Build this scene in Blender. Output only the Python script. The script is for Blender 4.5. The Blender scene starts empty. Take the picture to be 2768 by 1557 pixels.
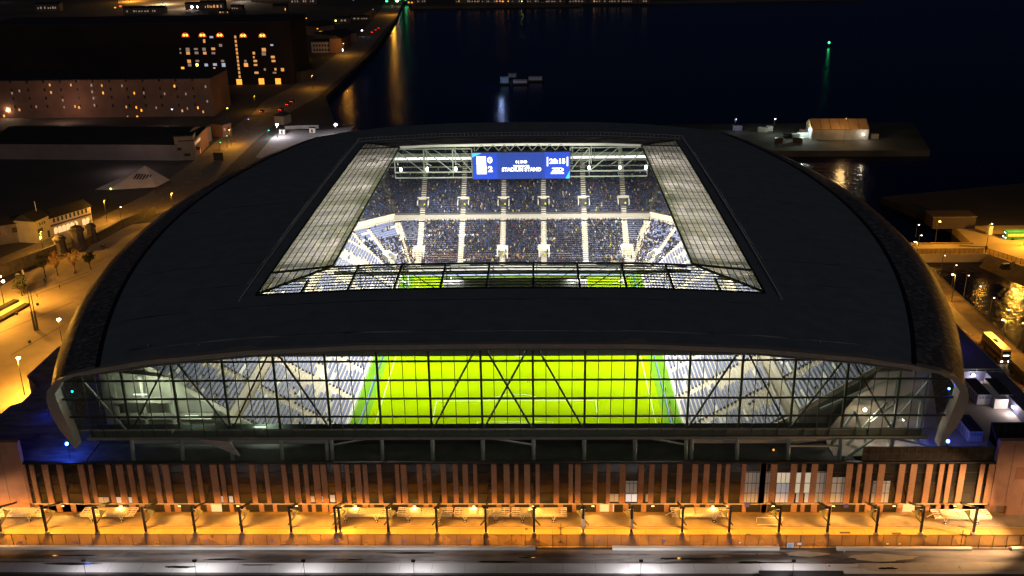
import bpy, math, random
from mathutils import Vector, Matrix
random.seed(7)
sc = bpy.context.scene
COL = sc.collection

# ---------------------------------------------------------------- camera
CAMP = Vector((6.0703, -264.8516, 117.8995))
PITCH, YAW, ROLL, FPX = 0.364376168, 0.0288809758, -0.0159939066, 2733.33
IW, IH = 2768.0, 1557.0
_f = Vector((-math.sin(YAW)*math.cos(PITCH), math.cos(YAW)*math.cos(PITCH), -math.sin(PITCH)))
_r0 = Vector((math.cos(YAW), math.sin(YAW), 0))
_u0 = _r0.cross(_f)
_r = _r0*math.cos(ROLL) + _u0*math.sin(ROLL)
_u = _u0*math.cos(ROLL) - _r0*math.sin(ROLL)
cam = bpy.data.cameras.new('camera')
cam.lens = FPX/IW*36.0
cam.sensor_width = 36.0
cam.clip_start = 1.0
cam.clip_end = 9000.0
camo = bpy.data.objects.new('camera', cam)
camo.matrix_world = Matrix(((_r.x, _u.x, -_f.x, CAMP.x), (_r.y, _u.y, -_f.y, CAMP.y), (_r.z, _u.z, -_f.z, CAMP.z), (0, 0, 0, 1)))
COL.objects.link(camo)
sc.camera = camo

# ---------------------------------------------------------------- world, city fill light, exposure
w = bpy.data.worlds.new('World')
sc.world = w
w.use_nodes = True
nt = w.node_tree
bg = nt.nodes['Background']
sky = nt.nodes.new('ShaderNodeTexSky')
sky.sky_type = 'NISHITA'
sky.sun_disc = False
sky.sun_elevation = math.radians(26)
sky.sun_rotation = math.radians(171)
tint = nt.nodes.new('ShaderNodeMix'); tint.data_type = 'RGBA'; tint.blend_type = 'MULTIPLY'; tint.inputs['Factor'].default_value = 1.0
tint.inputs[7].default_value = (0.28, 0.42, 1.0, 1)      # night sky: the daylight sky's shape, deep blue
nt.links.new(sky.outputs['Color'], tint.inputs[6])
nt.links.new(tint.outputs[2], bg.inputs['Color'])
bg.inputs['Strength'].default_value = 0.0021
sun = bpy.data.lights.new('city_fill', 'SUN')  # faint front fill, added in place of general city light
sun.energy = 0.20
sun.angle = math.radians(12)
sun.color = (1.0, 0.90, 0.80)
suno = bpy.data.objects.new('city_fill', sun)
suno.rotation_euler = (math.radians(64), 0, math.radians(9))
suno.location = (0, 0, 300)
COL.objects.link(suno)
sc.view_settings.view_transform = 'Standard'
sc.view_settings.look = 'None'
sc.view_settings.exposure = 0.0
sc.view_settings.gamma = 1.0
sc.cycles.use_denoising = True
sc.cycles.max_bounces = 6
sc.cycles.diffuse_bounces = 3
sc.cycles.glossy_bounces = 3
sc.cycles.transmission_bounces = 4
sc.cycles.transparent_max_bounces = 12
sc.cycles.sample_clamp_indirect = 3.0
sc.cycles.use_light_tree = True

# ---------------------------------------------------------------- helpers
def G(px, py, z=0.0):            # point of the photographed site on the level z
    d = _f*FPX + _r*(px-IW/2) - _u*(py-IH/2)
    t = (z-CAMP.z)/d.z
    return CAMP + d*t
def V(px, py, Y):                # point on the vertical plane y = Y
    d = _f*FPX + _r*(px-IW/2) - _u*(py-IH/2)
    t = (Y-CAMP.y)/d.y
    return CAMP + d*t

MATS = {}
def mat(name, col, rough=0.6, metal=0.0, nscale=0.0, var=0.0, bump=0.0, col2=None, spec=0.5, stretch=None, detail=4.0, thr=None):
    if name in MATS: return MATS[name]
    m = bpy.data.materials.new(name)
    m.use_nodes = True
    n = m.node_tree.nodes; l = m.node_tree.links
    b = n['Principled BSDF']
    b.inputs['Base Color'].default_value = (*col, 1)
    b.inputs['Roughness'].default_value = rough
    b.inputs['Metallic'].default_value = metal
    b.inputs['Specular IOR Level'].default_value = spec
    if nscale:
        tc = n.new('ShaderNodeNewGeometry')
        mp = n.new('ShaderNodeMapping')
        if stretch: mp.inputs['Scale'].default_value = stretch
        l.new(tc.outputs['Position'], mp.inputs['Vector'])
        t = n.new('ShaderNodeTexNoise')
        t.inputs['Scale'].default_value = nscale
        t.inputs['Detail'].default_value = detail
        l.new(mp.outputs['Vector'], t.inputs['Vector'])
        cr = n.new('ShaderNodeValToRGB')
        lo, hi = thr if thr else (0.3, 0.7)
        cr.color_ramp.elements[0].position = lo
        cr.color_ramp.elements[1].position = hi
        c2 = col2 if col2 else tuple(min(1, c*(1+var)) for c in col)
        c1 = col if col2 else tuple(c*(1-var) for c in col)
        cr.color_ramp.elements[0].color = (*c1, 1)
        cr.color_ramp.elements[1].color = (*c2, 1)
        l.new(t.outputs['Fac'], cr.inputs['Fac'])
        l.new(cr.outputs['Color'], b.inputs['Base Color'])
        if bump:
            bp = n.new('ShaderNodeBump')
            bp.inputs['Strength'].default_value = bump
            bp.inputs['Distance'].default_value = 0.2
            l.new(t.outputs['Fac'], bp.inputs['Height'])
            l.new(bp.outputs['Normal'], b.inputs['Normal'])
    MATS[name] = m
    return m
def emit(name, col, s):
    if name in MATS: return MATS[name]
    m = bpy.data.materials.new(name)
    m.use_nodes = True
    n = m.node_tree.nodes; l = m.node_tree.links
    b = n['Principled BSDF']
    b.inputs['Base Color'].default_value = (*[c*0.5 for c in col], 1)
    b.inputs['Emission Color'].default_value = (*col, 1)
    b.inputs['Emission Strength'].default_value = s
    MATS[name] = m
    return m
def glass(name, tint, alpha, rough=0.1, diff=(0.5, 0.5, 0.45), transl=0.0, nscale=0.0):
    # part clear, part frosted sheet
    m = bpy.data.materials.new(name)
    m.use_nodes = True
    n = m.node_tree.nodes; l = m.node_tree.links
    n.remove(n['Principled BSDF'])
    out = n['Material Output']
    tr = n.new('ShaderNodeBsdfTransparent'); tr.inputs['Color'].default_value = (*tint, 1)
    gl = n.new('ShaderNodeBsdfGlossy'); gl.inputs['Roughness'].default_value = rough
    df = n.new('ShaderNodeBsdfDiffuse'); df.inputs['Color'].default_value = (*diff, 1)
    tl = n.new('ShaderNodeBsdfTranslucent'); tl.inputs['Color'].default_value = (*diff, 1)
    m1 = n.new('ShaderNodeMixShader'); m1.inputs[0].default_value = transl
    l.new(df.outputs[0], m1.inputs[1]); l.new(tl.outputs[0], m1.inputs[2])
    m2 = n.new('ShaderNodeMixShader'); m2.inputs[0].default_value = alpha
    l.new(tr.outputs[0], m2.inputs[1]); l.new(m1.outputs[0], m2.inputs[2])
    if nscale:
        g = n.new('ShaderNodeNewGeometry'); t = n.new('ShaderNodeTexNoise'); t.inputs['Scale'].default_value = nscale
        l.new(g.outputs['Position'], t.inputs['Vector'])
        mr = n.new('ShaderNodeMapRange'); mr.inputs['From Min'].default_value = .3; mr.inputs['From Max'].default_value = .7
        mr.inputs['To Min'].default_value = max(0, alpha-.12); mr.inputs['To Max'].default_value = min(1, alpha+.12)
        l.new(t.outputs['Fac'], mr.inputs['Value']); l.new(mr.outputs['Result'], m2.inputs[0])
    m3 = n.new('ShaderNodeMixShader'); m3.inputs[0].default_value = 0.05
    l.new(m2.outputs[0], m3.inputs[1]); l.new(gl.outputs[0], m3.inputs[2])
    l.new(m3.outputs[0], out.inputs['Surface'])
    MATS[name] = m
    return m
def objcol(name, rough=0.8):
    m = bpy.data.materials.new(name); m.use_nodes = True
    n = m.node_tree.nodes; l = m.node_tree.links
    o = n.new('ShaderNodeObjectInfo')
    l.new(o.outputs['Color'], n['Principled BSDF'].inputs['Base Color'])
    n['Principled BSDF'].inputs['Roughness'].default_value = rough
    MATS[name] = m
    return m
def attrcol(name, rough=0.8):
    m = bpy.data.materials.new(name); m.use_nodes = True
    n = m.node_tree.nodes; l = m.node_tree.links
    o = n.new('ShaderNodeAttribute'); o.attribute_name = 'tint'
    l.new(o.outputs['Color'], n['Principled BSDF'].inputs['Base Color'])
    n['Principled BSDF'].inputs['Roughness'].default_value = rough
    MATS[name] = m
    return m

class MB:
    def __init__(s): s.v = []; s.f = []; s.mi = []; s.cm = 0
    def add(s, vs, fs):
        o = len(s.v); s.v += [tuple(p) for p in vs]
        s.f += [tuple(i+o for i in f) for f in fs]; s.mi += [s.cm]*len(fs)
        return s
    def box(s, x0, x1, y0, y1, z0, z1):
        return s.add([(x0,y0,z0),(x1,y0,z0),(x1,y1,z0),(x0,y1,z0),(x0,y0,z1),(x1,y0,z1),(x1,y1,z1),(x0,y1,z1)],
            [(0,3,2,1),(4,5,6,7),(0,1,5,4),(1,2,6,5),(2,3,7,6),(3,0,4,7)])
    def quad(s, a, b, c, d): return s.add([a,b,c,d], [(0,1,2,3)])
    def poly(s, pts): return s.add(pts, [tuple(range(len(pts)))])
    def prism(s, pts, z0, z1):
        n = len(pts)
        vs = [(p[0],p[1],z0) for p in pts]+[(p[0],p[1],z1) for p in pts]
        return s.add(vs, [tuple(range(n-1,-1,-1)), tuple(range(n,2*n))]+[(i,(i+1)%n,n+(i+1)%n,n+i) for i in range(n)])
    def beam(s, p, q, w=0.3, h=None):
        p = Vector(p); q = Vector(q); h = h or w
        d = q-p
        if d.length < 1e-6: return s
        d.normalize()
        up = Vector((0,0,1)) if abs(d.z) < 0.95 else Vector((0,1,0))
        a = d.cross(up).normalized(); b = a.cross(d)
        a *= w/2; b *= h/2
        vs = [p-a-b, p+a-b, p+a+b, p-a+b, q-a-b, q+a-b, q+a+b, q-a+b]
        return s.add(vs, [(0,3,2,1),(4,5,6,7),(0,1,5,4),(1,2,6,5),(2,3,7,6),(3,0,4,7)])
    def tube(s, p, q, r=0.1, r2=None, n=8):
        p = Vector(p); q = Vector(q); r2 = r if r2 is None else r2
        d = (q-p).normalized()
        up = Vector((0,0,1)) if abs(d.z) < 0.95 else Vector((0,1,0))
        a = d.cross(up).normalized(); b = a.cross(d)
        vs = []
        for c, rr in ((p,r),(q,r2)):
            for i in range(n):
                t = 2*math.pi*i/n
                vs.append(c+a*(rr*math.cos(t))+b*(rr*math.sin(t)))
        return s.add(vs, [tuple(range(n-1,-1,-1)), tuple(range(n,2*n))]+[(i,(i+1)%n,n+(i+1)%n,n+i) for i in range(n)])
    def ball(s, c, r, n=8, m=6, sz=1.0):
        vs = [(c[0],c[1],c[2]+r*sz)]
        for j in range(1,m):
            p = math.pi*j/m
            for i in range(n):
                t = 2*math.pi*i/n
                vs.append((c[0]+r*math.sin(p)*math.cos(t), c[1]+r*math.sin(p)*math.sin(t), c[2]+r*sz*math.cos(p)))
        vs.append((c[0],c[1],c[2]-r*sz))
        fs = [(0,1+i,1+(i+1)%n) for i in range(n)]
        for j in range(m-2):
            for i in range(n):
                a = 1+j*n+i; b = 1+j*n+(i+1)%n
                fs.append((a,a+n,b+n,b))
        L = len(vs)-1
        fs += [(L,1+(m-2)*n+(i+1)%n,1+(m-2)*n+i) for i in range(n)]
        return s.add(vs, fs)
    def build(s, name, mats, parent=None, smooth=False):
        me = bpy.data.meshes.new(name)
        me.from_pydata(s.v, [], s.f)
        if not isinstance(mats, (list, tuple)): mats = [mats]
        for m in mats: me.materials.append(m)
        if len(mats) > 1: me.polygons.foreach_set('material_index', s.mi)
        if smooth: me.polygons.foreach_set('use_smooth', [True]*len(me.polygons))
        me.update()
        o = bpy.data.objects.new(name, me)
        COL.objects.link(o)
        if parent: o.parent = parent
        return o
def tag(o, label, cat, group=None, kind=None):
    if label: o['label'] = label
    if cat: o['category'] = cat
    if group: o['group'] = group
    if kind: o['kind'] = kind
    return o
def thing(name, label, cat, loc=(0,0,0), rz=0.0, group=None):
    o = bpy.data.objects.new(name, None)
    o.empty_display_size = 1
    COL.objects.link(o); o.location = loc; o.rotation_euler = (0,0,rz)
    return tag(o, label, cat, group)
def struct(name, mb, m):
    o = mb.build(name, m); o['kind'] = 'structure'; return o
def copy_tree(o, parent=None):
    c = o.copy(); COL.objects.link(c)
    if parent: c.parent = parent
    for ch in list(o.children): copy_tree(ch, c)
    return c
def dup(o, loc, rz, label, color=None):
    c = copy_tree(o); c.location = loc; c.rotation_euler = (0,0,rz); c['label'] = label
    if color: c.color = (*color, 1)
    return c
def point(loc, power, col, r=0.3, parent=None, name='lamp_light'):
    l = bpy.data.lights.new(name, 'POINT'); l.energy = power; l.color = col; l.shadow_soft_size = r
    o = bpy.data.objects.new(name, l); COL.objects.link(o); o.location = loc
    if parent: o.parent = parent
    return o
def spot(loc, target, power, col, ang=100, blend=0.6, r=0.4, parent=None, name='flood_light'):
    l = bpy.data.lights.new(name, 'SPOT'); l.energy = power; l.color = col; l.spot_size = math.radians(ang); l.spot_blend = blend; l.shadow_soft_size = r
    o = bpy.data.objects.new(name, l); COL.objects.link(o); o.location = loc
    d = Vector(target)-Vector(loc)
    o.rotation_euler = d.to_track_quat('-Z', 'Y').to_euler()
    if parent: o.parent = parent
    return o
def area(loc, target, power, col, sx, sy, parent=None, name='flood_light', spread=150):
    l = bpy.data.lights.new(name, 'AREA'); l.energy = power; l.color = col; l.shape = 'RECTANGLE'; l.size = sx; l.size_y = sy; l.spread = math.radians(spread)
    o = bpy.data.objects.new(name, l); COL.objects.link(o); o.location = loc
    d = Vector(target)-Vector(loc)
    o.rotation_euler = d.to_track_quat('-Z', 'Y').to_euler()
    if parent: o.parent = parent
    return o

# ---------------------------------------------------------------- materials
SOD = (1.0, 0.44, 0.045)
M_roof = mat('roof_membrane', (0.19, 0.22, 0.255), 0.7, 0.0, 0.25, 0.12)
M_clad = mat('patterned_glint_cladding', (0.085, 0.08, 0.075), 0.55, 0.1, 0.7, 0.0, 0.5, col2=(0.32, 0.31, 0.30), stretch=(1, 1.6, 1.3), thr=(0.46, 0.72), detail=6)  # pale speckles in the colour stand in for glints off the patterned metal
M_rim = mat('rim_metal', (0.40, 0.36, 0.30), 0.5, 0.2, 0.8, 0.08)
M_soffit = mat('soffit_white', (0.42, 0.43, 0.40), 0.7)
M_steel = mat('steel_dark', (0.045, 0.05, 0.045), 0.5, 0.3)
M_steelg = mat('steel_grey_green', (0.30, 0.34, 0.29), 0.5, 0.2)
M_conc = mat('concrete_step', (0.56, 0.51, 0.41), 0.8, 0, 0.6, 0.10)
M_concd = mat('concrete_dark', (0.20, 0.19, 0.165), 0.85, 0, 0.4, 0.15)
M_white = mat('white_paint', (0.72, 0.70, 0.64), 0.5)
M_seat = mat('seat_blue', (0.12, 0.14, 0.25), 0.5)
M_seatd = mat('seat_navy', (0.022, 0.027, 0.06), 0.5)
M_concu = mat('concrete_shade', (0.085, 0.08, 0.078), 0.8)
M_seatw = mat('seat_white', (0.62, 0.62, 0.60), 0.5)
M_brick = mat('brick', (0.31, 0.165, 0.09), 0.85, 0, 1.3, 0.22, 0.1, stretch=(1, 1, 4))
M_brickp = mat('brick_pale', (0.34, 0.19, 0.13), 0.85, 0, 0.6, 0.12)
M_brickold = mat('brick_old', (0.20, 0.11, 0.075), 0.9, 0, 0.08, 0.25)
M_dglass = mat('dark_glazing', (0.012, 0.014, 0.014), 0.18, 0, spec=0.6)
M_black = mat('black_metal', (0.015, 0.015, 0.015), 0.5, 0.2)
M_asph = mat('asphalt', (0.055, 0.05, 0.045), 0.75, 0, 0.12, 0, 0.1, col2=(0.085, 0.075, 0.065))
M_stone = mat('granite_dark', (0.10, 0.085, 0.07), 0.9, 0, 0.7, 0.3, 0.3)
M_tyre = mat('tyre', (0.02, 0.02, 0.02), 0.9)
M_skin = mat('skin', (0.42, 0.25, 0.18), 0.6)
M_coat = objcol('coat')
M_crowd = attrcol('crowd_cloth')
M_bark = mat('bark', (0.07, 0.045, 0.03), 0.9)
M_slate = mat('slate_roof', (0.02, 0.02, 0.024), 0.8, 0, 0.5, 0.3)
E_sod = emit('sodium_lamp', (1.0, 0.62, 0.22), 60)
E_white = emit('white_lamp', (1.0, 0.93, 0.9), 60)
E_flood = emit('stadium_flood', (1.0, 1.0, 0.97), 25)
E_blue = emit('blue_lamp', (0.03, 0.12, 1.0), 60)
E_win = emit('lit_window_warm', (1.0, 0.44, 0.13), .75)
E_winy = emit('lit_window_amber', (1.0, 0.36, 0.04), 1.7)
E_winc = emit('lit_window_cool', (0.75, 0.82, 1.0), 0.5)
E_wind = emit('lit_window_dim', (0.8, 0.55, 0.42), 0.28)
E_red = emit('red_light', (1.0, 0.02, 0.01), 12)
E_green = emit('green_light', (0.05, 1.0, 0.3), 6)
E_yel = emit('yellow_light', (0.9, 1.0, 0.1), 6)
E_cyan = emit('cyan_light', (0.0, 0.7, 0.9), 5)
E_violet = emit('violet_light', (0.35, 0.2, 1.0), 6)
E_led = emit('advertising_led', (0.45, 0.5, 1.0), 1.5)
E_vom = emit('lit_opening', (1.0, 0.9, 0.7), 0.35)

# ---------------------------------------------------------------- ground, roads, water
def ripple(name, col, rough, sc_, strength):
    m = mat(name, col, rough, 0, spec=0.14)
    n = m.node_tree.nodes; l = m.node_tree.links
    g = n.new('ShaderNodeNewGeometry'); t = n.new('ShaderNodeTexNoise'); t.inputs['Scale'].default_value = sc_; t.inputs['Detail'].default_value = 3
    b = n.new('ShaderNodeBump'); b.inputs['Strength'].default_value = strength; b.inputs['Distance'].default_value = 0.5
    l.new(g.outputs['Position'], t.inputs['Vector']); l.new(t.outputs['Fac'], b.inputs['Height']); l.new(b.outputs['Normal'], n['Principled BSDF'].inputs['Normal'])
    return m
M_water = ripple('water', (0.0003, 0.0022, 0.022), 0.2, 0.35, 0.5)
struct('water', MB().quad((-4000,-600,-3),(4000,-600,-3),(4000,7000,-3),(-4000,7000,-3)), M_water)
M_ground = mat('ground', (0.055, 0.048, 0.045), 0.9, 0, 0.03, 0.3)
shore = [(-900,-107),(139,-107),(139,150),(-55,175),(-108,300),(-134,400),(-136,640),(-150,880),(-170,1105),(-190,1500),(-2600,1500),(-2600,-107)]
struct('ground', MB().prism(shore, -9, 0.0), M_ground)
struct('far_shore_ground', MB().prism([(-170,1330),(60,1060),(150,1040),(420,1060),(420,3200),(-170,3200)][1:], -9, 0).prism([(-150,1020),(60,1015),(60,1060),(-165,1300)], -9, 0), M_ground)
# plaza to the left of the stadium
M_plaza = mat('plaza_paving', (0.47, 0.37, 0.25), 0.85, 0, 0.12, 0.16, 0.05)
pl = [tuple(G(x,y)[:2]) for x,y in ((-160,1150),(60,1150),(200,1000),(330,700),(420,600),(330,610),(290,628),(215,675),(170,695),(60,740),(0,775),(-160,840))]
struct('plaza', MB().poly([(x,y,0.004) for x,y in pl]), M_plaza)
lo = [(0,745),(170,660),(330,612),(470,560),(560,510),(640,430),(700,370),(745,335)]
hi = [(0,700),(120,650),(270,590),(400,525),(520,440),(600,370),(650,330),(680,310)]
M_road = mat('road_asphalt', (0.20, 0.16, 0.12), 0.8, 0, 0.2, 0.15)
def strip(name, lo, hi, m, z=0.008):
    mb = MB()
    A = [G(*p) for p in lo]; B = [G(*p) for p in hi]
    for i in range(len(A)-1):
        mb.quad((A[i].x,A[i].y,z),(A[i+1].x,A[i+1].y,z),(B[i+1].x,B[i+1].y,z),(B[i].x,B[i].y,z))
    return struct(name, mb, m)
strip('road', lo, hi, M_road)
strip('road', [(860,262),(900,225),(945,190),(1000,130),(1040,80),(1075,40),(1090,0)], [(790,235),(850,190),(905,150),(965,100),(1005,55),(1030,25),(1045,-5)], M_road)
strip('road', [(745,335),(790,300),(860,262)], [(680,310),(710,275),(790,235)], M_road)
# kerb lines along the diagonal road and along the approach road
mk = MB()
for L, o_ in ((lo, 0.0), (hi, 0.0)):
    P = [G(*p) for p in L]
    for a, b in zip(P, P[1:]): mk.beam((a.x,a.y,0.065),(b.x,b.y,0.065),0.35,0.13)
struct('kerb', mk, M_concd)
M_line = mat('road_paint', (0.55, 0.52, 0.42), 0.7)
mk = MB()
for i in range(len(lo)-1):
    a0 = (G(*lo[i])*.5+G(*hi[i])*.5); a1 = (G(*lo[i+1])*.5+G(*hi[i+1])*.5)
    for k in range(6):
        p = a0.lerp(a1, k/6); r = a0.lerp(a1, k/6+.09)
        d = (r-p).normalized(); nn = Vector((-d.y,d.x,0))*.08
        mk.quad((p.x-nn.x,p.y-nn.y,.012),(p.x+nn.x,p.y+nn.y,.012),(r.x+nn.x,r.y+nn.y,.012),(r.x-nn.x,r.y-nn.y,.012))
struct('road_marking', mk, M_line)
# service yard below the near facade
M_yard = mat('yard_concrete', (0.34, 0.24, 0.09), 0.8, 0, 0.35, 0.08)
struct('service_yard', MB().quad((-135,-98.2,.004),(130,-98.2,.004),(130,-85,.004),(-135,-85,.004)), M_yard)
struct('yard_pavement', MB().box(-135,130,-91.2,-87.05,0.0,0.12), mat('pavement_slabs', (0.24,0.20,0.15), .85, 0, .5, .2))
M_wet = mat('wet_road', (0.035, 0.03, 0.027), 0.5, 0, 0.11, 0, 0.08, col2=(0.34, 0.31, 0.29), stretch=(0.35, 1.6, 1), thr=(0.42, 0.60), detail=8)
struct('quay_road', MB().quad((-140,-103.3,.004),(139,-103.3,.004),(139,-98.9,.004),(-140,-98.9,.004)), M_wet)
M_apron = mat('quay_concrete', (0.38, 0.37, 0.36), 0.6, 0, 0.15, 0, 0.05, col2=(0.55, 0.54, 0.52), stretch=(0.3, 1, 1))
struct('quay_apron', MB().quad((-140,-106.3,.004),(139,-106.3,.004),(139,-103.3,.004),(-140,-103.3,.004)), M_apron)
# pale worn patches on the quay road
M_patch = mat('dry_patch', (0.34, 0.30, 0.24), 0.8, 0, 0.3, 0.15)
def blob(cx, cy, rx, ry, seed, z=.009):
    r = random.Random(seed); n = 26; ph = [r.uniform(0,6.3) for _ in range(4)]
    return [(cx+rx*math.cos(t)*(1+.12*math.sin(3*t+ph[0])+.08*math.sin(7*t+ph[1])+.05*math.sin(13*t+ph[2])), cy+ry*math.sin(t)*(1+.15*math.sin(4*t+ph[3])+.08*math.sin(9*t+ph[1])), z) for t in [2*math.pi*i/n for i in range(n)]]
mb = MB()
for cx, cy, rx, ry, s_ in ((71,-101.3,6.2,1.15,1),(83,-104.2,20,1.5,3),(57,-100.2,4,.8,4)): mb.poly(blob(cx,cy,rx,ry,s_))
struct('dry_patch', mb, M_patch)
rb_ = random.Random(21); mb = MB(); mb2 = MB()
for i in range(16): mb.poly(blob(rb_.uniform(-98,60), rb_.uniform(-102.8,-99.8), rb_.uniform(2,9), rb_.uniform(.15,.5), 40+i, .011+i*.0006))
for i in range(14): mb2.poly(blob(rb_.uniform(-98,95), rb_.uniform(-105.6,-100.0), rb_.uniform(1.5,6), rb_.uniform(.12,.4), 80+i, .024+i*.0006))
struct('dry_patch', mb, mat('worn_patch', (0.20,0.185,0.17), .7, 0, .6, .3))
struct('puddle', mb2, mat('puddle', (0.02,0.018,0.016), .12))
mb = MB()
for i in range(40): mb.box(-120+6.2*i,-119.96+6.2*i,-106.2,-103.35,.006,.010)
struct('slab_joint', mb, M_asph)
mb = MB().box(-130,128,-91.9,-91.78,.006,.012)
for i in range(42): mb.box(-128+6.2*i,-127.95+6.2*i,-98.1,-91.95,.006,.010)
struct('yard_joint', mb, M_asph)
# road to the right, with quay strip
M_roadr = mat('approach_road', (0.28, 0.21, 0.13), 0.6, 0, 0.25, 0.15)
struct('approach_road', MB().quad((117.2,-98,.006),(133,-98,.006),(133,95,.006),(117.2,95,.006)), M_roadr)
struct('quay_path', MB().quad((133.3,-98,.006),(138.2,-98,.006),(138.2,95,.006),(133.3,95,.006)), mat('quay_setts', (0.13,0.09,0.065), .85, 0, .25, 0.45))
mk = MB().box(133.0,133.3,-98,95,0,.13).box(116.9,117.2,-98,95,0,.13)
struct('kerb', mk, M_concd)
mk = MB()
for px0,py0,px1,py1 in ((2592,885,2625,905),(2612,925,2665,952),(2690,993,2726,1010),(2603,918,2625,919)):
    a = G(px0,py0); b = G(px1,py1); d = (b-a).normalized(); nn = Vector((-d.y,d.x,0))*.3
    mk.quad((a.x-nn.x,a.y-nn.y,.012),(a.x+nn.x,a.y+nn.y,.012),(b.x+nn.x,b.y+nn.y,.012),(b.x-nn.x,b.y-nn.y,.012))
struct('road_marking', mk, M_line)
# pier and yard across the dock basin
pr = [(139,75),(164,75),(169,64),(176,52),(180,36),(420,36),(420,108),(164,108),(163,87),(139,87)]
struct('dark_wasteland', MB().prism([(164,108.1),(420,108.1),(420,230),(150,150)], -9, -.3), mat('wasteland', (0.02,0.018,0.016), .95, 0, .05, .4))
struct('dock_yard', MB().prism(pr, -9, 0.0), mat('dock_yard_concrete', (0.36,0.28,0.14), .8, 0, .12, .2))
M_bank = mat('earth_bank', (0.10, 0.075, 0.05), .95, 0, .3, .3)
bk = MB(); q0 = [(164,75),(169,64),(176,52),(180,36),(190,20),(300,20)]; q1 = [(159,70),(163,58),(168,44),(170,26),(184,8),(300,0)]
for i in range(5): bk.quad((*q0[i],-.01),(*q0[i+1],-.01),(*q1[i+1],-2.98),(*q1[i],-2.98))
struct('bank', bk, M_bank)
struct('shed_yard', MB().prism([(60,236),(200,232),(215,300),(75,300)], -9, 0), mat('shed_yard_concrete', (0.045,0.045,0.04), .85, 0, .06, .5))
# ================================================================= STADIUM
CX, YC = -1.5, 20.0
YN, YF = -84.2, 128.0
def Wd(y): return 111.2-(y-YC)**2/535.0
ZP = [(0,37.6),(.30,37.4),(.55,36.3),(.66,35.3),(.77,34.3),(.885,32.5),(.94,31.3),(.975,29.9),(1.0,27.6),(1.005,25.5),(1.003,23.5),(.998,21.4),(.988,18.8),(.974,16.6),(.962,14.4)]
def zprof(t):
    t = abs(t)
    for (a, za), (b, zb) in zip(ZP, ZP[1:]):
        if t <= b and b > a: return za+(zb-za)*(t-a)/(b-a)
    return ZP[8][1]
def camber(y): return 0.9*(1-((y-YC)/104.0)**2)
def zroof(x, y): return zprof((x-CX)/Wd(y))+camber(y)*max(0, 1-abs(x-CX)/Wd(y))**.5
stad = thing('stadium', 'huge dark barrel-roofed football stadium with glass end wall and lit pitch inside', 'stadium', (0,0,0))
OX0, OX1, OY0, OY1 = -57.2, 55.8, -55.6, 97.0     # outer edge of the translucent ring
IX0, IX1, IY0, IY1 = -43.0, 42.2, -39.6, 86.0     # inner edge (open sky)
# --- outer shell
ys = [YN+ i*(OY0-YN)/6 for i in range(7)] + [OY0+i*(OY1-OY0)/24 for i in range(1,25)] + [OY1+i*(YF-OY1)/6 for i in range(1,7)]
def xs_at(y):
    W_ = Wd(y); L = []
    for (t, z) in reversed(ZP): L.append((CX-t*W_, z))
    return L
def shell(mb, inset, zoff, top):
    rows = []
    tl = [.885,.84,.8,.74,.70]
    for y in ys:
        W_ = Wd(y); row = []
        for t in (-.885,): row.append((CX+t*W_, y))
        xa = CX-.885*W_
        for k in range(1,7): row.append((xa+(OX0-xa)*k/6, y))
        for k in range(1,17): row.append((OX0+(OX1-OX0)*k/16, y))
        xb = CX+.885*W_
        for k in range(1,7): row.append((OX1+(xb-OX1)*k/6, y))
        rows.append([(x, yy, zroof(x,yy)+zoff) for x, yy in row])
    n = len(rows[0]); vs = [p for r in rows for p in r]; fs = []
    for j in range(len(rows)-1):
        hole_row = ys[j] >= OY0-.01 and ys[j+1] <= OY1+.01
        for i in range(n-1):
            if hole_row and 6 <= i < 22: continue
            a = j*n+i
            fs.append((a, a+1, a+n+1, a+n))
    mb.add(vs, fs)
mb = MB(); shell(mb, 0, 0, True)
# close the far end
for y in (YF,):
    W_ = Wd(y); N = 24
    pts = [(CX+W_*(-1+2*i/N), y, zroof(CX+W_*(-1+2*i/N), y)-.02) for i in range(N+1)]
    for a, b in zip(pts, pts[1:]): mb.quad((a[0],y,0),(b[0],y,0),b,a)
mb.build('roof', M_roof, stad, True)
mb = MB(); shell(mb, 0, -1.7, True); mb.build('soffit', M_soffit, stad, True)
# --- side cladding from the roof edge down to the tuck-in, left and right
for sgn in (-1, 1):
    mb = MB(); rows = []
    yy = [YN+i*(YF-YN)/60 for i in range(61)]
    prof = [p for p in ZP if p[0] >= .885]
    for y in yy:
        W_ = Wd(y); rows.append([(CX+sgn*(t*W_), y, z+(camber(y)*max(0,1-min(1,t))**.5)) for t, z in prof])
    n = len(prof)
    vs = [p for r in rows for p in r]
    fs = []
    for j in range(60):
        for i in range(n-1):
            a = j*n+i; f = (a, a+1, a+n+1, a+n)
            fs.append(f if sgn > 0 else f[::-1])
    mb.add(vs, fs)
    mb.build('side_cladding', M_clad, stad, True)
    mb = MB()      # dark groove / gutter at the top of the cladding
    for y0, y1 in zip(yy, yy[1:]):
        p = (CX+sgn*.886*Wd(y0), y0, zprof(.886)+.05+camber(y0)*.34); q = (CX+sgn*.886*Wd(y1), y1, zprof(.886)+.05+camber(y1)*.34)
        mb.beam(p, q, .9, .25)
    mb.build('gutter', M_black, stad)
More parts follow.
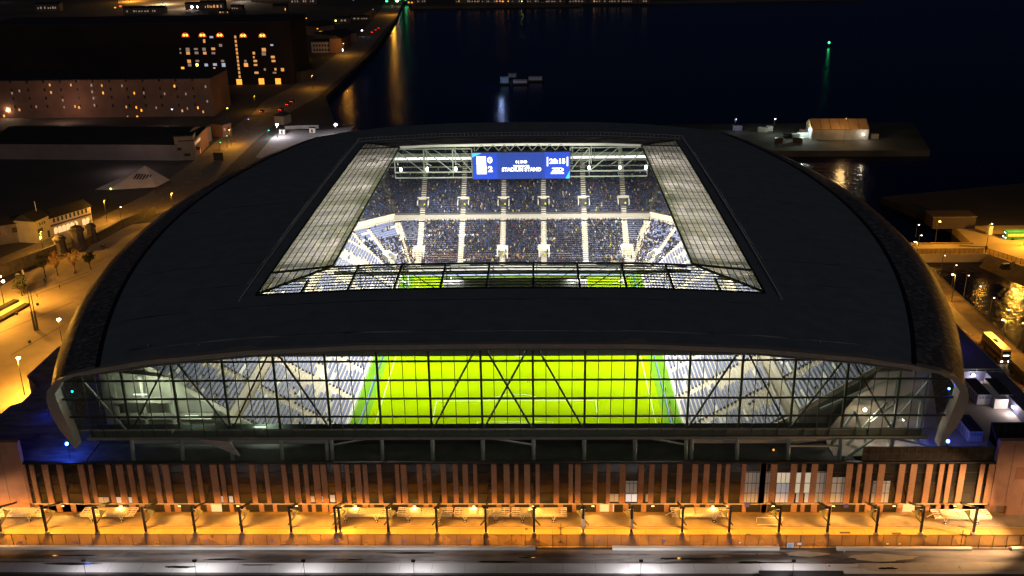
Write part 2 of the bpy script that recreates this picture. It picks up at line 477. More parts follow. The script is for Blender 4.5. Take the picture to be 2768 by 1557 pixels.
# --- rim round the glass end
out = [(CX+s*t*Wd(-83), z) for s in (-1,) for t, z in reversed(ZP)]+[(CX+t*Wd(-83), z) for t, z in ZP[1:]]
def inner_pt(x, z):
    t = abs(x-CX)/91.4; s = -1 if x < CX else 1
    k = 1.0 + 1.35*max(0, min(1, (30.5-z)/6.0)) if z < 31.5 else 1.0
    if z < 19.5: k = max(.35, k-(19.5-z)*.40)
    dx, dz = 0.0, -1.0
    if z < 31.5:
        dx, dz = -s*1.0, -0.35 if z > 26 else .12
    if z < 20: dz = .35
    L = math.hypot(dx, dz)
    return (x+dx/L*k, z+dz/L*k)
inn = [inner_pt(x, z) for x, z in out]
mb = MB(); y0, y1 = -84.9, -82.2
for i in range(len(out)-1):
    a, b, c, d = out[i], out[i+1], inn[i+1], inn[i]
    for yy_, flip in ((y0, False), (y1, True)):
        q = [(a[0],yy_,a[1]),(b[0],yy_,b[1]),(c[0],yy_,c[1]),(d[0],yy_,d[1])]
        mb.quad(*(q if not flip else q[::-1]))
    mb.quad((a[0],y0,a[1]),(a[0],y1,a[1]),(b[0],y1,b[1]),(b[0],y0,b[1]))
    mb.quad((d[0],y0,d[1]),(c[0],y0,c[1]),(c[0],y1,c[1]),(d[0],y1,d[1]))
mb.quad((out[0][0],y0,out[0][1]),(inn[0][0],y0,inn[0][1]),(inn[0][0],y1,inn[0][1]),(out[0][0],y1,out[0][1]))
mb.quad((out[-1][0],y0,out[-1][1]),(out[-1][0],y1,out[-1][1]),(inn[-1][0],y1,inn[-1][1]),(inn[-1][0],y0,inn[-1][1]))
mb.build('end_rim', M_rim, stad)
# thin metal strips laid over the roof
def roofline(y, x0, x1, m, w_=.22, n=40, name='roof_strip'):
    mb = MB()
    P = [(x0+(x1-x0)*i/n, y, zroof(x0+(x1-x0)*i/n, y)+.06) for i in range(n+1)]
    for a, b in zip(P, P[1:]): mb.beam(a, b, w_, .12)
    return mb.build(name, m, stad)
M_strip = mat('roof_strip_metal', (0.30,0.30,0.28), .4, .5, .12, .9)
roofline(-78.5, -78, 72, M_strip, .30)
M_strip2 = mat('roof_seam_metal', (0.09,0.10,0.11), .45, .5, .12, .9)
for y in (-62, -47, 104): roofline(y, CX-.86*Wd(y), CX+.86*Wd(y), M_strip2, .10, name='roof_seam') if y < OY0 or y > OY1 else None
for y in (-48,-33,20,60):
    for a, b in ((CX-.86*Wd(y), -62), (60.5, CX+.86*Wd(y))): roofline(y, a, b, M_strip2, .10, 12, 'roof_seam')

# --- glass end wall
GY = -83.4
M_gwall = glass('end_glass', (0.94, 0.97, 0.93), 0.012, 0.08, (0.5,0.55,0.45), .3)
[x for x in M_gwall.node_tree.nodes if x.type == 'MIX_SHADER'][-1].inputs[0].default_value = .02
mb = MB(); zb = 16.4
ip = [(x, z) for x, z in inn if z > zb]
# clip at the sill height
mb.poly([(x, GY, z) for x, z in ip]+[(ip[-1][0]-.6, GY, zb),(ip[0][0]+.6, GY, zb)])
mb.build('end_glass', M_gwall, stad)
def glass_top(x):
    best = None
    for (a, za), (b, zb_) in zip(inn, inn[1:]):
        if a <= x <= b and za > 26 and zb_ > 26: best = za+(zb_-za)*(x-a)/(b-a) if b > a else za
    if best is None: best = 27.5
    return best
def xlim(z):
    L = [x for (x, zz) in inn if abs(zz-z) < 2.6]
    lo_ = None; hi_ = None
    for (a, za), (b, zb_) in zip(inn, inn[1:]):
        if (za-z)*(zb_-z) <= 0 and za != zb_:
            x = a+(b-a)*(z-za)/(zb_-za)
            lo_ = x if lo_ is None else min(lo_, x); hi_ = x if hi_ is None else max(hi_, x)
    return lo_, hi_
maj = [4.7+10.36*k for k in range(-9, 9)]
mb = MB(); mbw = MB()
x = 4.7-10.36*9
nmin = 0
for i in range(-36, 36):
    xx = 4.7+2.59*i
    zt = glass_top(xx)
    l0, h0 = xlim(17.0)
    z0_ = zb
    if xx < CX-84.5 or xx > CX+84.5: continue
    if i % 4: mb.beam((xx, GY-.1, z0_), (xx, GY-.1, zt), .13, .22)
mb.build('mullion', M_steel, stad)
for X in maj:
    if abs(X-CX) > 86: continue
    MB().beam((X, GY+.65, zb), (X, GY+.65, glass_top(X)), .42, .55).build('main_mullion', M_steel, stad)
for z in (33.1, 28.95, 24.85, 20.8):
    l0, h0 = xlim(z)
    MB().beam((l0, GY+.3, z), (h0, GY+.3, z), .30, .34).build('transom', M_steel, stad)
mb = MB(); l0, h0 = xlim(17.6)
mb.box(l0+1, h0-1, GY-.05, GY+.4, 17.75, 17.95)
mb.box(-87.0, 84.0, GY-.35, GY+.9, 15.75, 16.4)
mb.build('sill_beam', M_concd, stad)
MB().box(-86.0, 83.0, GY+.05, GY+.2, 16.4, 17.75).build('spandrel', glass('spandrel_glass', (.35,.42,.36), .45, .6, (.16,.17,.14), .2), stad)
K = lambda k: 4.7+10.36*k
for kt, kb in ((-1,-2),(-1,0),(0,-1),(0,1),(-5,-4),(-5,-6),(4,3),(4,5),(6,5),(6,7),(-7,-6),(-7,-8)):
    s = 1 if kb > kt else -1
    MB().beam((K(kt)+s*.6, GY+1.2, glass_top(K(kt))-.4), (K(kb)-s*.3, GY+1.2, 17.6), .34, .34).build('brace', M_steel, stad)
for s, X in ((1, -86.6), (-1, 83.6)):
    MB().beam((X, GY+1.2, 28.8), (X+s*7.5, GY+1.2, 17), .30, .30).build('brace', M_steelg, stad)
for k in range(-8, 8):
    for dx in ((0, 1.0) if k == -4 else (0, -1.1) if k == 3 else (0,)):
        MB().tube((K(k)-dx, -83.6, 11.0), (K(k)-dx, -83.0, 15.8), .42, .42, 12).build('column', M_steelg, stad)
for a, b in ((-4,-3.2),(0,-.9),(3,2.2)): MB().beam((K(a),-83.3,14.3),(K(b),-83.2,15.9),.25,.3).build('strut', M_steelg, stad)
mb = MB()
mb.beam((K(3)+1,-82.4,14.7),(K(5.2),-82.4,14.7),.7,.8); mb.beam((K(5.2),-82.4,14.7),(K(6.0),-82.4,15.6),.7,.8)
mb.build('duct', M_rim, stad); mb = MB()
mb.beam((K(5),-84.0,14.4),(K(6),-84.0,14.4),.35,.35).build('strut', M_steelg, stad); mb = MB(); mb.beam((K(6.1),-83.6,11),(K(6.9),-82,17),.4,.4); mb.beam((K(6.9),-83.4,16),(K(8.2),-80,11.3),.35,.35)
mb.build('strut', M_steelg, stad); MB().beam((K(-4),-82.6,14.9),(K(-8),-82.6,14.9),.5,.9).build('duct', M_steelg, stad)
# leaning fin below the left end
mb = MB().add([(-63.5,-84.6,16.4),(-57.5,-84.6,16.0),(-55.6,-84.6,12.4),(-55.6,-84.0,12.4),(-63.5,-84.0,16.4),(-57.5,-84.0,16.0)],[(0,2,1),(0,1,5,4),(1,2,3,5),(0,4,3,2),(3,4,5)])
mb.build('fin', M_rim, stad)

# --- roof opening ring of clear/frosted sheets
M_frost = glass('roof_sheet_frosted', (0.88,0.84,0.84), .56, .35, (.82,.72,.73), .58, .35)
for x_ in M_frost.node_tree.nodes:
    if x_.type == 'MAP_RANGE': x_.inputs['To Min'].default_value = .78; x_.inputs['To Max'].default_value = .84
M_clear = glass('roof_sheet_clear', (0.95,0.96,0.93), .17, .25, (.75,.75,.66), .7)
def zr(x, y): return zroof(x, y)+.10
NI = 12
def ring_panel(side, m):
    mb = MB()
    for i in range(NI):
        for j in range(3):
            def P(u, v):
                if side in 'lr':
                    xo, xi = (OX0, IX0) if side == 'l' else (OX1, IX1)
                    x = xo+(xi-xo)*v; ya = OY0+(IY0-OY0)*v; yb = OY1+(IY1-OY1)*v; y = ya+(yb-ya)*u
                else:
                    yo, yi = (OY0, IY0) if side == 'n' else (OY1, IY1)
                    y = yo+(yi-yo)*v; xa = OX0+(IX0-OX0)*v; xb = OX1+(IX1-OX1)*v; x = xa+(xb-xa)*u
                return (x, y, zr(x, y))
            mb.quad(P(i/NI,j/3),P((i+1)/NI,j/3),P((i+1)/NI,(j+1)/3),P(i/NI,(j+1)/3))
    return mb.build('roof_sheet', m, stad, True)
ring_panel('l', M_frost); ring_panel('r', M_frost); ring_panel('n', M_clear); ring_panel('f', M_frost)
def rbeam(mb, x0, y0, x1, y1, w_, h_, dz=.2, n=10):
    P = [(x0+(x1-x0)*i/n, y0+(y1-y0)*i/n) for i in range(n+1)]
    P = [(x, y, zroof(x, y)+dz) for x, y in P]
    for a, b in zip(P, P[1:]): mb.beam(a, b, w_, h_)
for xo, xi in ((OX0, IX0), (OX1, IX1)):
    mb = MB()
    for k in range(1, 9):
        v = k/9; x = xo+(xi-xo)*v
        rbeam(mb, x, OY0+(IY0-OY0)*v, x, OY1+(IY1-OY1)*v, .13, .2, .20, 14)
    mb.build('glazing_bar', M_black, stad)
    mb = MB()
    for k in range(1, 15):
        y = OY0+(OY1-OY0)*k/15
        v1 = 1.0
        if y < IY0: v1 = (y-OY0)/(IY0-OY0)
        if y > IY1: v1 = (OY1-y)/(OY1-IY1)
        rbeam(mb, xo, y, xo+(xi-xo)*v1, y, .35, .7, -.6, 4)
        if 1 < k < 14: rbeam(mb, xo, y-3.5, xo+(xi-xo)*.95, y+3.5, .16, .25, -1.0, 4)
    mb.build('rafter', M_steelg, stad)
    for k in range(1, 44):
        mb = MB()
        y = OY0+(OY1-OY0)*k/44; v1 = min(1, (y-OY0)/(IY0-OY0), (OY1-y)/(OY1-IY1))
        rbeam(mb, xo, y, xo+(xi-xo)*v1, y, .08, .05, .16, 3); mb.build('purlin', M_steel, stad)
for yo, yi in ((OY0, IY0), (OY1, IY1)):
    mb = MB()
    for k in range(1, 9):
        v = k/9; y = yo+(yi-yo)*v
        rbeam(mb, OX0+(IX0-OX0)*v, y, OX1+(IX1-OX1)*v, y, .32, .17, .18, 14)
    mb.build('glazing_bar', M_black, stad)
for k in range(-5, 5):
    mb = MB(); rbeam(mb, K(k), OY0, K(k), IY0 if -5 < k < 4 else OY0+8, .45, .6, -.1, 4); mb.build('rafter', M_black, stad)
for s in ((OX0,OY0,IX0,IY0),(OX1,OY0,IX1,IY0),(OX0,OY1,IX0,IY1),(OX1,OY1,IX1,IY1),(OX0,IY0-2.5,IX0,IY0),(OX1,IY0-2.5,IX1,IY0),(OX0,IY1+.5,IX0,IY1),(OX1,IY1+.5,IX1,IY1)):
    mb = MB(); rbeam(mb, *s, .55, .4, .3, 6); mb.build('hip_bar', M_black, stad)
for s in ((OX0,OY0,OX1,OY0),(OX0,OY0,OX0,OY1),(OX1,OY0,OX1,OY1),(IX0,IY0,IX1,IY0),(IX0,IY0,IX0,IY1),(IX1,IY0,IX1,IY1)):
    mb = MB(); rbeam(mb, *s, .45, .4, .1, 20); mb.build('opening_edge', M_black, stad)
mb = MB(); rbeam(mb, IX0,IY1,IX1,IY1, .8, .9, .1, 20); mb.build('opening_edge', mat('pale_fascia', (.75,.74,.68), .6), stad)  # far edge in a pale fascia colour
# guard rail beside the opening
RX0, RX1, RY0, RY1 = -60.4, 59.0, -58.0, 101.5
for a, b in (((RX0,RY0),(RX0,RY1)),((RX1,RY0),(RX1,RY1)),((RX0,RY1),(RX1,RY1))):
    mb = MB(); L = math.hypot(b[0]-a[0], b[1]-a[1]); n = int(L/1.5)
    for i in range(n+1):
        x = a[0]+(b[0]-a[0])*i/n; y = a[1]+(b[1]-a[1])*i/n; z = zroof(x, y)
        mb.beam((x,y,z),(x+(.5 if a[0] < 0 else -.5)*(a[0]==b[0]),y,z+1.2), .12, .12)
    rbeam(mb, *a, *b, .10, .10, 1.25, 24); rbeam(mb, *a, *b, .45, .12, .1, 24)
    mb.build('guard_rail', mat('rail_grey', (.42,.43,.44), .6, .1), stad)

# --- trusses hanging under the inner edge
def truss(y, ztop, zbot, x0, x1, xs, m, mir=0.0, name='truss', w_=.34):
    mb = MB()
    for z in (zbot,): mb.beam((x0,y,z),(x1,y,z),w_*1.3,w_*1.3)
    mb.beam((x0,y,ztop),(x1,y,ztop),w_,w_)
    for i, X in enumerate(xs):
        mb.beam((X,y,zbot),(X,y,ztop),w_,w_); mb.beam((X+.8,y+2.5,zbot+2),(X+.8,y+2.5,ztop),w_*.8,w_*.8)
    for a, b in zip(xs, xs[1:]):
        if (a+b)/2 < mir: mb.beam((a,y,ztop),(b,y,zbot),w_*.85,w_*.85); mb.beam((a+2.6,y+1.2,ztop),(b+2.6,y+1.2,zbot+2),w_*.6,w_*.6)
        else: mb.beam((b,y,ztop),(a,y,zbot),w_*.85,w_*.85); mb.beam((b-2.6,y+1.2,ztop),(a-2.6,y+1.2,zbot+2),w_*.6,w_*.6)
    return mb.build(name, m, stad)
XT = [-45,-34.6,-24.3,-17.5]; XT2 = [17.2,24.0,34.4,44.5]
TY = 85.2
truss(TY, 37.0, 28.6, -45, -17.5, XT, M_steelg); truss(TY, 37.0, 28.6, 17.2, 44.5, XT2, M_steelg)
mb = MB(); mb.beam((-45,TY,26.6),(-17.5,TY,26.6),.4,.4).beam((17.2,TY,26.6),(44.5,TY,26.6),.4,.4)
for X in XT+XT2: mb.beam((X,TY,26.6),(X,TY,28.6),.14,.14)
mb.build('truss_rail', M_steelg, stad)
mb = MB(); mb.box(-52,50,TY+3.2,TY+3.6,33.2,34.6).box(-52,50,TY+6,TY+6.3,30.8,31.3).box(-52,50,TY+5.4,TY+5.6,28.9,29.3)
for k in range(14): mb.beam((-50+7.6*k,TY+5,31),(-50+7.6*k,TY+5,36.5),.2,.2)
mb.build('catwalk', mat('catwalk_steel', (.15,.18,.14), .6), stad)
mb = MB()
for i in range(8):
    a = -16+4*i; mb.beam((a,TY+.4,36.1),(a+2,TY+.4,38.3),.18,.18).beam((a+2,TY+.4,38.3),(a+4,TY+.4,36.1),.18,.18)
mb.build('lattice', M_steelg, stad)
NTY = -38.6
truss(NTY, 36.8, 29.5, -42, 41, [K(k) for k in range(-4, 4)], M_steel, 0, w_=.2)
mb = MB().box(-43,42,NTY-.5,NTY+.2,35.3,35.9); mb.build('catwalk', M_steel, stad)
# fixtures along the inner roof edges
for X, s in ((IX0-1.8, 1), (IX1+1.8, -1)):
    for i in range(10):
        y = IY0+8+i*(IY1-IY0-16)/9; z_ = zroof(X, y)-1.6
        h_ = MB().box(X-.4,X+.4,y-1.4,y+1.4,z_,z_+.35).build('flood_housing', M_steel, stad)
        MB().box(X-.35,X+.35,y-1.3,y+1.3,z_-.06,z_-.002).build('flood_glass', E_flood, h_)
# --- bowl
def stand(name, org, u, n, a_fn, b_fn, d0, z0, rows, dep, rise, blocks, aisle=1.1, d_gap=0, seatp=.92, seed=1, mseat=None, drop=.0, white=.12, hole=None, mconc=None):
    """rows of steps going out along n, rising; blocks = list of (ua, ub) seat blocks"""
    org = Vector((*org,0)); u = Vector((*u,0)); n = Vector((*n,0)); r = random.Random(seed)
    mb = MB()
    def P(a, d, z): p = org+u*a+n*d; return (p.x, p.y, z)
    for i in range(rows):
        d = d0+i*dep; z = z0+i*rise
        a0, b0, a1, b1 = a_fn(d), b_fn(d), a_fn(d+dep), b_fn(d+dep)
        mb.quad(P(a0,d,z-rise),P(b0,d,z-rise),P(b0,d,z),P(a0,d,z))
        mb.quad(P(a0,d,z),P(b0,d,z),P(b1,d+dep,z),P(a1,d+dep,z))
    st = mb.build(name, mconc or M_conc, stad)
    seats = []
    for bi, (ua, ub) in enumerate(blocks):
        mb = MB()
        for i in range(rows):
            d = d0+i*dep; z = z0+i*rise
            ca = max(ua(d) if callable(ua) else ua, a_fn(d)+.4); cb = min(ub(d) if callable(ub) else ub, b_fn(d)-.4)
            ca += aisle/2; cb -= aisle/2
            if cb-ca < 1: continue
            x = ca
            while x < cb-.4:
                L = min(r.uniform(2, 7), cb-x)
                if r.random() > drop and not (hole and hole(x+L/2, d)):
                    mb.cm = 1 if r.random() < white else 0
                    e = .05
                    A = P(x,d+dep-.48,z); B = P(x+L-e,d+dep-.48,z); C = P(x+L-e,d+dep-.06,z); D = P(x,d+dep-.06,z)
                    hh = .44
                    vs = [A,B,C,D,(A[0],A[1],z+hh*.9),(B[0],B[1],z+hh*.9),(C[0],C[1],z+hh*1.7),(D[0],D[1],z+hh*1.7)]
                    mb.add(vs, [(4,5,6,7),(0,1,5,4),(1,2,6,5),(2,3,7,6),(3,0,4,7)])
                x += L
        if mb.v:
            o = mb.build('seat_block', [mseat or M_seat, M_seatw], st); seats.append(o)
    return st, P
# pitch and markings
M_grass = mat('pitch_grass', (0.245, 0.375, 0.0008), 0.9, 0, 0.15, 0.07, spec=0.0)
nt_ = M_grass.node_tree; n_ = nt_.nodes; l_ = nt_.links
g_ = n_.new('ShaderNodeNewGeometry'); wv = n_.new('ShaderNodeTexWave'); wv.wave_type = 'BANDS'; wv.bands_direction = 'Y'
wv.inputs['Scale'].default_value = .0285; wv.inputs['Distortion'].default_value = 0
l_.new(g_.outputs['Position'], wv.inputs['Vector'])
mx = n_.new('ShaderNodeMix'); mx.data_type = 'RGBA'; mx.blend_type = 'MULTIPLY'; mx.inputs['Factor'].default_value = .16
cr_ = [x for x in n_ if x.type == 'VALTORGB'][0]
l_.new(cr_.outputs['Color'], mx.inputs[6]); l_.new(wv.outputs['Color'], mx.inputs[7])
l_.new(mx.outputs[2], n_['Principled BSDF'].inputs['Base Color'])
M_surr = mat('pitch_surround', (0.13, 0.28, 0.02), .9, 0, .3, .08, spec=0.0)
pitch = struct('pitch', MB().quad((-36,-54.5,.03),(36,-54.5,.03),(36,54.5,.03),(-36,54.5,.03)), M_grass)
struct('trackside_paving', MB().quad((-46,56.6,.045),(46,56.6,.045),(46,61.6,.045),(-46,61.6,.045)), mat('trackside_pale', (.42,.41,.36), .8, 0, .5, .2))
struct('pitch_surround', MB().quad((-41,-60,.02),(41,-60,.02),(41,63,.02),(-41,63,.02)), M_surr)
M_mark = mat('pitch_line', (.62,.72,.45), .8)
mb = MB(); z = .036; lw = .07
def ln(x0,y0,x1,y1):
    if abs(x1-x0) < 1e-6: mb.quad((x0-lw,min(y0,y1),z),(x0+lw,min(y0,y1),z),(x0+lw,max(y0,y1),z),(x0-lw,max(y0,y1),z))
    else: mb.quad((min(x0,x1),y0-lw,z+.001),(max(x0,x1),y0-lw,z+.001),(max(x0,x1),y0+lw,z+.001),(min(x0,x1),y0+lw,z+.001))
for s in (-1, 1):
    ln(-34,52.5*s,34,52.5*s); ln(34*s,-52.5,34*s,52.5)
    ln(-20.16,36*s,20.16,36*s); ln(-9.16,47*s,9.16,47*s)
    for X in (-20.16,20.16): ln(X,52.5*s,X,36*s)
    for X in (-9.16,9.16): ln(X,52.5*s,X,47*s)
    for k in range(16):
        a0 = math.radians(37+106*k/16); a1 = math.radians(37+106*(k+1)/16)
        p = lambda a, r_: (r_*math.cos(a), s*41.5-s*r_*math.sin(a), z+.002)
        mb.quad(p(a0,9.08),p(a1,9.08),p(a1,9.22),p(a0,9.22))
ln(-34,0,34,0)
for k in range(48):
    a0 = 2*math.pi*k/48; a1 = 2*math.pi*(k+1)/48; p = lambda a, r_: (r_*math.cos(a), r_*math.sin(a), z+.002)
    mb.quad(p(a0,9.07),p(a0,9.23),p(a1,9.23),p(a1,9.07))
struct('pitch_marking', mb, M_mark)
M_net = glass('goal_net', (1,1,1), .22, .5, (.8,.8,.8), .3)
def goal(s, lab):
    g = thing('goal', lab, 'goal', (0, 52.5*s, .04), 0, 'goals at the ends of the pitch')
    mb = MB().tube((-3.66,0,0),(-3.66,0,2.44),.12).tube((3.66,0,0),(3.66,0,2.44),.12).tube((-3.72,0,2.44),(3.72,0,2.44),.14)
    mb.build('goal_frame', M_white, g)
    mb = MB(); b = 1.9*s
    for X in (-3.66,3.66): mb.tube((X,0,2.44),(X,b*.55,2.44),.04).tube((X,b*.55,2.44),(X,b,0),.04)
    mb.tube((-3.66,b,0),(3.66,b,0),.04); mb.build('net_support', M_white, g)
    MB().quad((-3.66,0,2.4),(3.66,0,2.4),(3.66,b*.55,2.4),(-3.66,b*.55,2.4)).quad((-3.66,b*.55,2.4),(3.66,b*.55,2.4),(3.66,b,0),(-3.66,b,0)).quad((-3.66,0,0),(-3.66,0,2.4),(-3.66,b*.55,2.4),(-3.66,b,0)).quad((3.66,0,0),(3.66,b,0),(3.66,b*.55,2.4),(3.66,0,2.4)).build('net', M_net, g)
goal(-1, 'white goal frame at the pitch end just behind the glass wall')
# side stands
YB0, YB1 = -70.0, 55.0
def side_blocks(y0, y1, n):
    L = (y1-y0)/n
    return [(y0+L*i, y0+L*(i+1)) for i in range(n)]
DEP, RIS = .82, .50
for s in (-1, 1):
    seatd = .06
    far = lambda d: YB1+max(0, d-5)*.95
    vr = random.Random(5+s); voms = [(-60+22*q_+vr.uniform(-3,3), vr.uniform(5,17), vr.uniform(1.6,2.6), vr.uniform(3.0,5.5)) for q_ in range(6)]
    hole = lambda a, d, voms=voms: any(abs(a-v[0]) < v[2] and abs(d-v[1]) < v[3] for v in voms)
    # u along +y, n outward
    bl = side_blocks(YB0, YB1+20, 9)
    st, P1 = stand('lower_side_stand', (s*40.5, 0), (0,1), (s,0), lambda d: YB0, far, 0, 1.3, 23, DEP, RIS, bl, 3.0, seed=11+s, drop=.05, white=.05, hole=hole)
    hole2 = lambda a, d, voms=voms: any(abs(a-v[0]-7) < v[2]+.5 and abs(d-21.5-v[1]) < v[3] for v in voms)
    st2, P2 = stand('upper_side_stand', (s*40.5, 0), (0,1), (s,0), lambda d: YB0, far, 21.4, 14.2, 26, DEP, .54, bl, 3.0, seed=21+s, drop=.06, white=.05, hole=hole2)
    # walkway and parapets
    mb = MB(); x0, x1 = sorted((s*(40.5+18.9), s*(40.5+21.4)))
    mb.quad((x0,YB0,12.3),(x1,YB0,12.3),(x1,YB1+17,12.3),(x0,YB1+17,12.3))
    xw = s*(40.5+21.4); mb.box(min(xw,xw-s*.25),max(xw,xw-s*.25),YB0,YB1+15,12.35,14.9)
    xw = s*(40.5+18.9); mb.box(min(xw,xw+s*.15),max(xw,xw+s*.15),YB0,YB1+14,11.9,13.1)
    mb.build('walkway', M_conc, stad)
    mb = MB(); xw = s*40.2; mb.box(min(xw,xw+s*.25),max(xw,xw+s*.25),YB0,YB1,0,1.25); mb.build('pitch_wall', M_white, stad)
    mb = MB(); xw = s*37.6; mb.box(xw-.1,xw+.1,-56,54,0.03,.95); mb.build('advertising_board', mat('ad_board', (.10,.18,.35), .5), stad)
    # near end wall of the stand following the rake
    mb = MB()
    pts = [(s*40.5,YB0,0),(s*83.5,YB0,0),(s*83.5,YB0,28.6),(s*62,YB0,14.1),(s*62,YB0,12.3),(s*59.3,YB0,12.3),(s*40.5,YB0,1.3)]
    mb.poly(pts if s > 0 else pts[::-1])
    mb.build('stand_end_wall', M_concd, stad)
    mb = MB()
    for a, b in (((40.5,1.5),(59.3,12.9)),((62,15.0),(83.5,29.4))): mb.beam((s*a[0],YB0-.1,a[1]),(s*b[0],YB0-.1,b[1]),.35,1.0)
    mb.build('raked_parapet', M_rim, stad)
# far stand with two tiers and splayed corners
FA = lambda d: -(38+d*.39); FB = lambda d: 38+d*.39
AX = [-35.6,-21.1,-6.6,7.8,22.2,36.4]
def fb(i0, i1): return (AX[i0], AX[i1])
lb = [(lambda d: FA(d), -35.6)]+[(AX[i],AX[i+1]) for i in range(5)]+[(36.4, lambda d: FB(d))]
vo = lambda a, d: (3 < d < 7.5 and any(abs(a-x) < 2.3 for x in (-35.6,-6.6,7.8,36.4)))
vo2 = lambda a, d: (22.5 < d < 25.6 and any(abs(a-x) < 2.6 for x in AX))
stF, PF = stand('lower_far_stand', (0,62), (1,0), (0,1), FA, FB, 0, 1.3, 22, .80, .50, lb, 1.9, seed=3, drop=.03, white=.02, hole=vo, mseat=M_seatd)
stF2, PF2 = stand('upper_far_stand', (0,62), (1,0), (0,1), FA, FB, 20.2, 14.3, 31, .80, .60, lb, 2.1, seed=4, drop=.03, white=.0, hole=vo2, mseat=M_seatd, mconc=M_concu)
c1 = Vector((38,62)); ang = math.radians(42)
for s in (-1, 1):
    uu = Vector((s*math.cos(ang), -math.sin(ang))); nn = Vector((s*math.sin(ang), math.cos(ang)))
    og = (s*38, 62)
    a_ = lambda d: -d*.39; b_ = lambda d: 11.2+d*.05
    bl = [(lambda d: -d*.39, lambda d: 5.5), (lambda d: 5.5, lambda d: 30)]
    def vc(a, d): return abs(a-5.5) < 2.3 and 3 < d < 7
    st, PC = stand('lower_corner_stand', og, tuple(uu), tuple(nn), a_, b_, 0, 1.3, 22, .80, .50, bl, 1.7, seed=31+s, drop=.05, white=.03, hole=vc)
    vo3 = lambda a, d: abs(a-5.5) < 2.3 and 22 < d < 26
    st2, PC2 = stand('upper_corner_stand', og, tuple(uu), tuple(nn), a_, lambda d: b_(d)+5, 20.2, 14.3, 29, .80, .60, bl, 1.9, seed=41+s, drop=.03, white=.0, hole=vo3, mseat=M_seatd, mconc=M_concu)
    mb = MB()       # high pale wall between corner and side stand
    A = PC(11.2,0,0); B = PC(12.3,18.5,0); C = PC(13,22,0)
    off = Vector((uu.x,uu.y,0))*.4
    def wall(p, q, z0a, z1a, z0b, z1b):
        p = Vector(p); q = Vector(q)
        vs = [p,q,q+Vector((0,0,0)),p]
        vs = [(p.x,p.y,z0a),(q.x,q.y,z0b),(q.x,q.y,z1b),(p.x,p.y,z1a),(p.x+off.x,p.y+off.y,z0a),(q.x+off.x,q.y+off.y,z0b),(q.x+off.x,q.y+off.y,z1b),(p.x+off.x,p.y+off.y,z1a)]
        mb.add(vs, [(0,1,2,3),(7,6,5,4),(3,2,6,7),(0,4,5,1),(0,3,7,4),(1,5,6,2)])
    wall(A, B, 0, 2.6, 0, 13.6)
    mb.build('corner_wall', M_conc, stad)
    mb = MB()       # walkway band and parapet
    p = [PC(a_(17.6),17.6,12.2),PC(b_(17.6)+1,17.6,12.2),PC(b_(20.2)+5,20.2,12.2),PC(a_(20.2),20.2,12.2)]
    mb.quad(*p)
    q0 = Vector(PC(a_(20.2),20.15,0)); q1 = Vector(PC(b_(20.2)+6,20.15,0))
    mb.beam((q0.x,q0.y,13.3),(q1.x,q1.y,13.3),.25,2.0)
    mb.build('walkway', M_conc, stad)
    # corner vomitories
    for (aa, dd, zz, h) in ((5.5,5,4.4,2.2),(5.5,24,17.2,2.2)):
        mb = MB()
        for da in (-1.5,1.5):
            p = Vector(PC(aa+da,dd-2,0)); q = Vector(PC(aa+da,dd+1.6,0)); mb.beam((p.x,p.y,zz),(q.x,q.y,zz+.5),.3,h)
        p = Vector(PC(aa-1.5,dd+1.6,0)); q = Vector(PC(aa+1.5,dd+1.6,0)); mb.beam((p.x,p.y,zz+.9),(q.x,q.y,zz+.9),.3,h+.6)
        mb.build('vomitory', M_white, st if dd < 10 else st2)
mb = MB(); y0 = 62+17.6; y1 = 62+20.2
mb.quad((FA(17.6),y0,12.25),(FB(17.6),y0,12.25),(FB(20.2),y1,12.25),(FA(20.2),y1,12.25))
mb.box(FA(20.2),FB(20.2),y1-.28,y1-.02,12.3,13.7)
mb.build('walkway', mat('walkway_pale', (.40,.37,.31), .7), stad)
for X in AX:
    low = X not in (-21.1, 22.2)
    if low:
        mb = MB(); yy_ = 66.5; zz = 3.6
        mb.box(X-1.9,X-1.5,yy_-1.8,yy_+1.8,1.5,zz+2.3).box(X+1.5,X+1.9,yy_-1.8,yy_+1.8,1.5,zz+2.3).box(X-1.9,X+1.9,yy_+1.8,yy_+2.1,2,zz+2.9)
        mb.build('vomitory', M_white, stF)
        MB().box(X-1.45,X+1.45,yy_+1.5,yy_+1.75,2,zz+1.9).build('lit_opening', E_vom, stF)
    else:
        MB().box(X-3.4,X+3.4,61.4,63.0,0,2.3).build('platform', M_white, stF)
    mb = MB(); yy_ = 62+24; zz = 16.6
    mb.box(X-2.1,X-1.8,yy_-1.6,yy_+1.4,14,zz+1.4).box(X+1.8,X+2.1,yy_-1.6,yy_+1.4,14,zz+1.4).box(X-2.1,X+2.1,yy_+1.4,yy_+1.7,14,zz+2.2)
    mb.build('vomitory', M_conc, stF2)
    MB().box(X-1.2,X+1.2,yy_+1.1,yy_+1.35,14.4,zz+1.3).build('lit_opening', E_vom, stF2)
# aisle stairs (lighter treads)
M_stair = mat('stair_tread', (.55,.50,.40), .8, 0, 2, .15)
for X in AX:
    for (d0_, z0_, nr, rise, st_) in ((0,1.3,22,.5,stF),(20.2,14.3,31,.6,stF2)):
        mb = MB()
        for i in range(nr):
            y = 62+d0_+i*.8; z = z0_+i*rise
            if (d0_ == 0 and 4.5 < i < 9 and X not in (-21.1,22.2)) or (d0_ > 0 and 2 < i < 7):
                if mb.v: mb.build('stair', M_stair, st_); mb = MB()
                continue
            mb.box(X-.85,X+.85,y-.02,y+.38,z-rise+.02,z-rise/2); mb.box(X-.85,X+.85,y+.381,y+.78,z-rise+.02,z+.02)
        mb.build('stair', M_stair, st_)
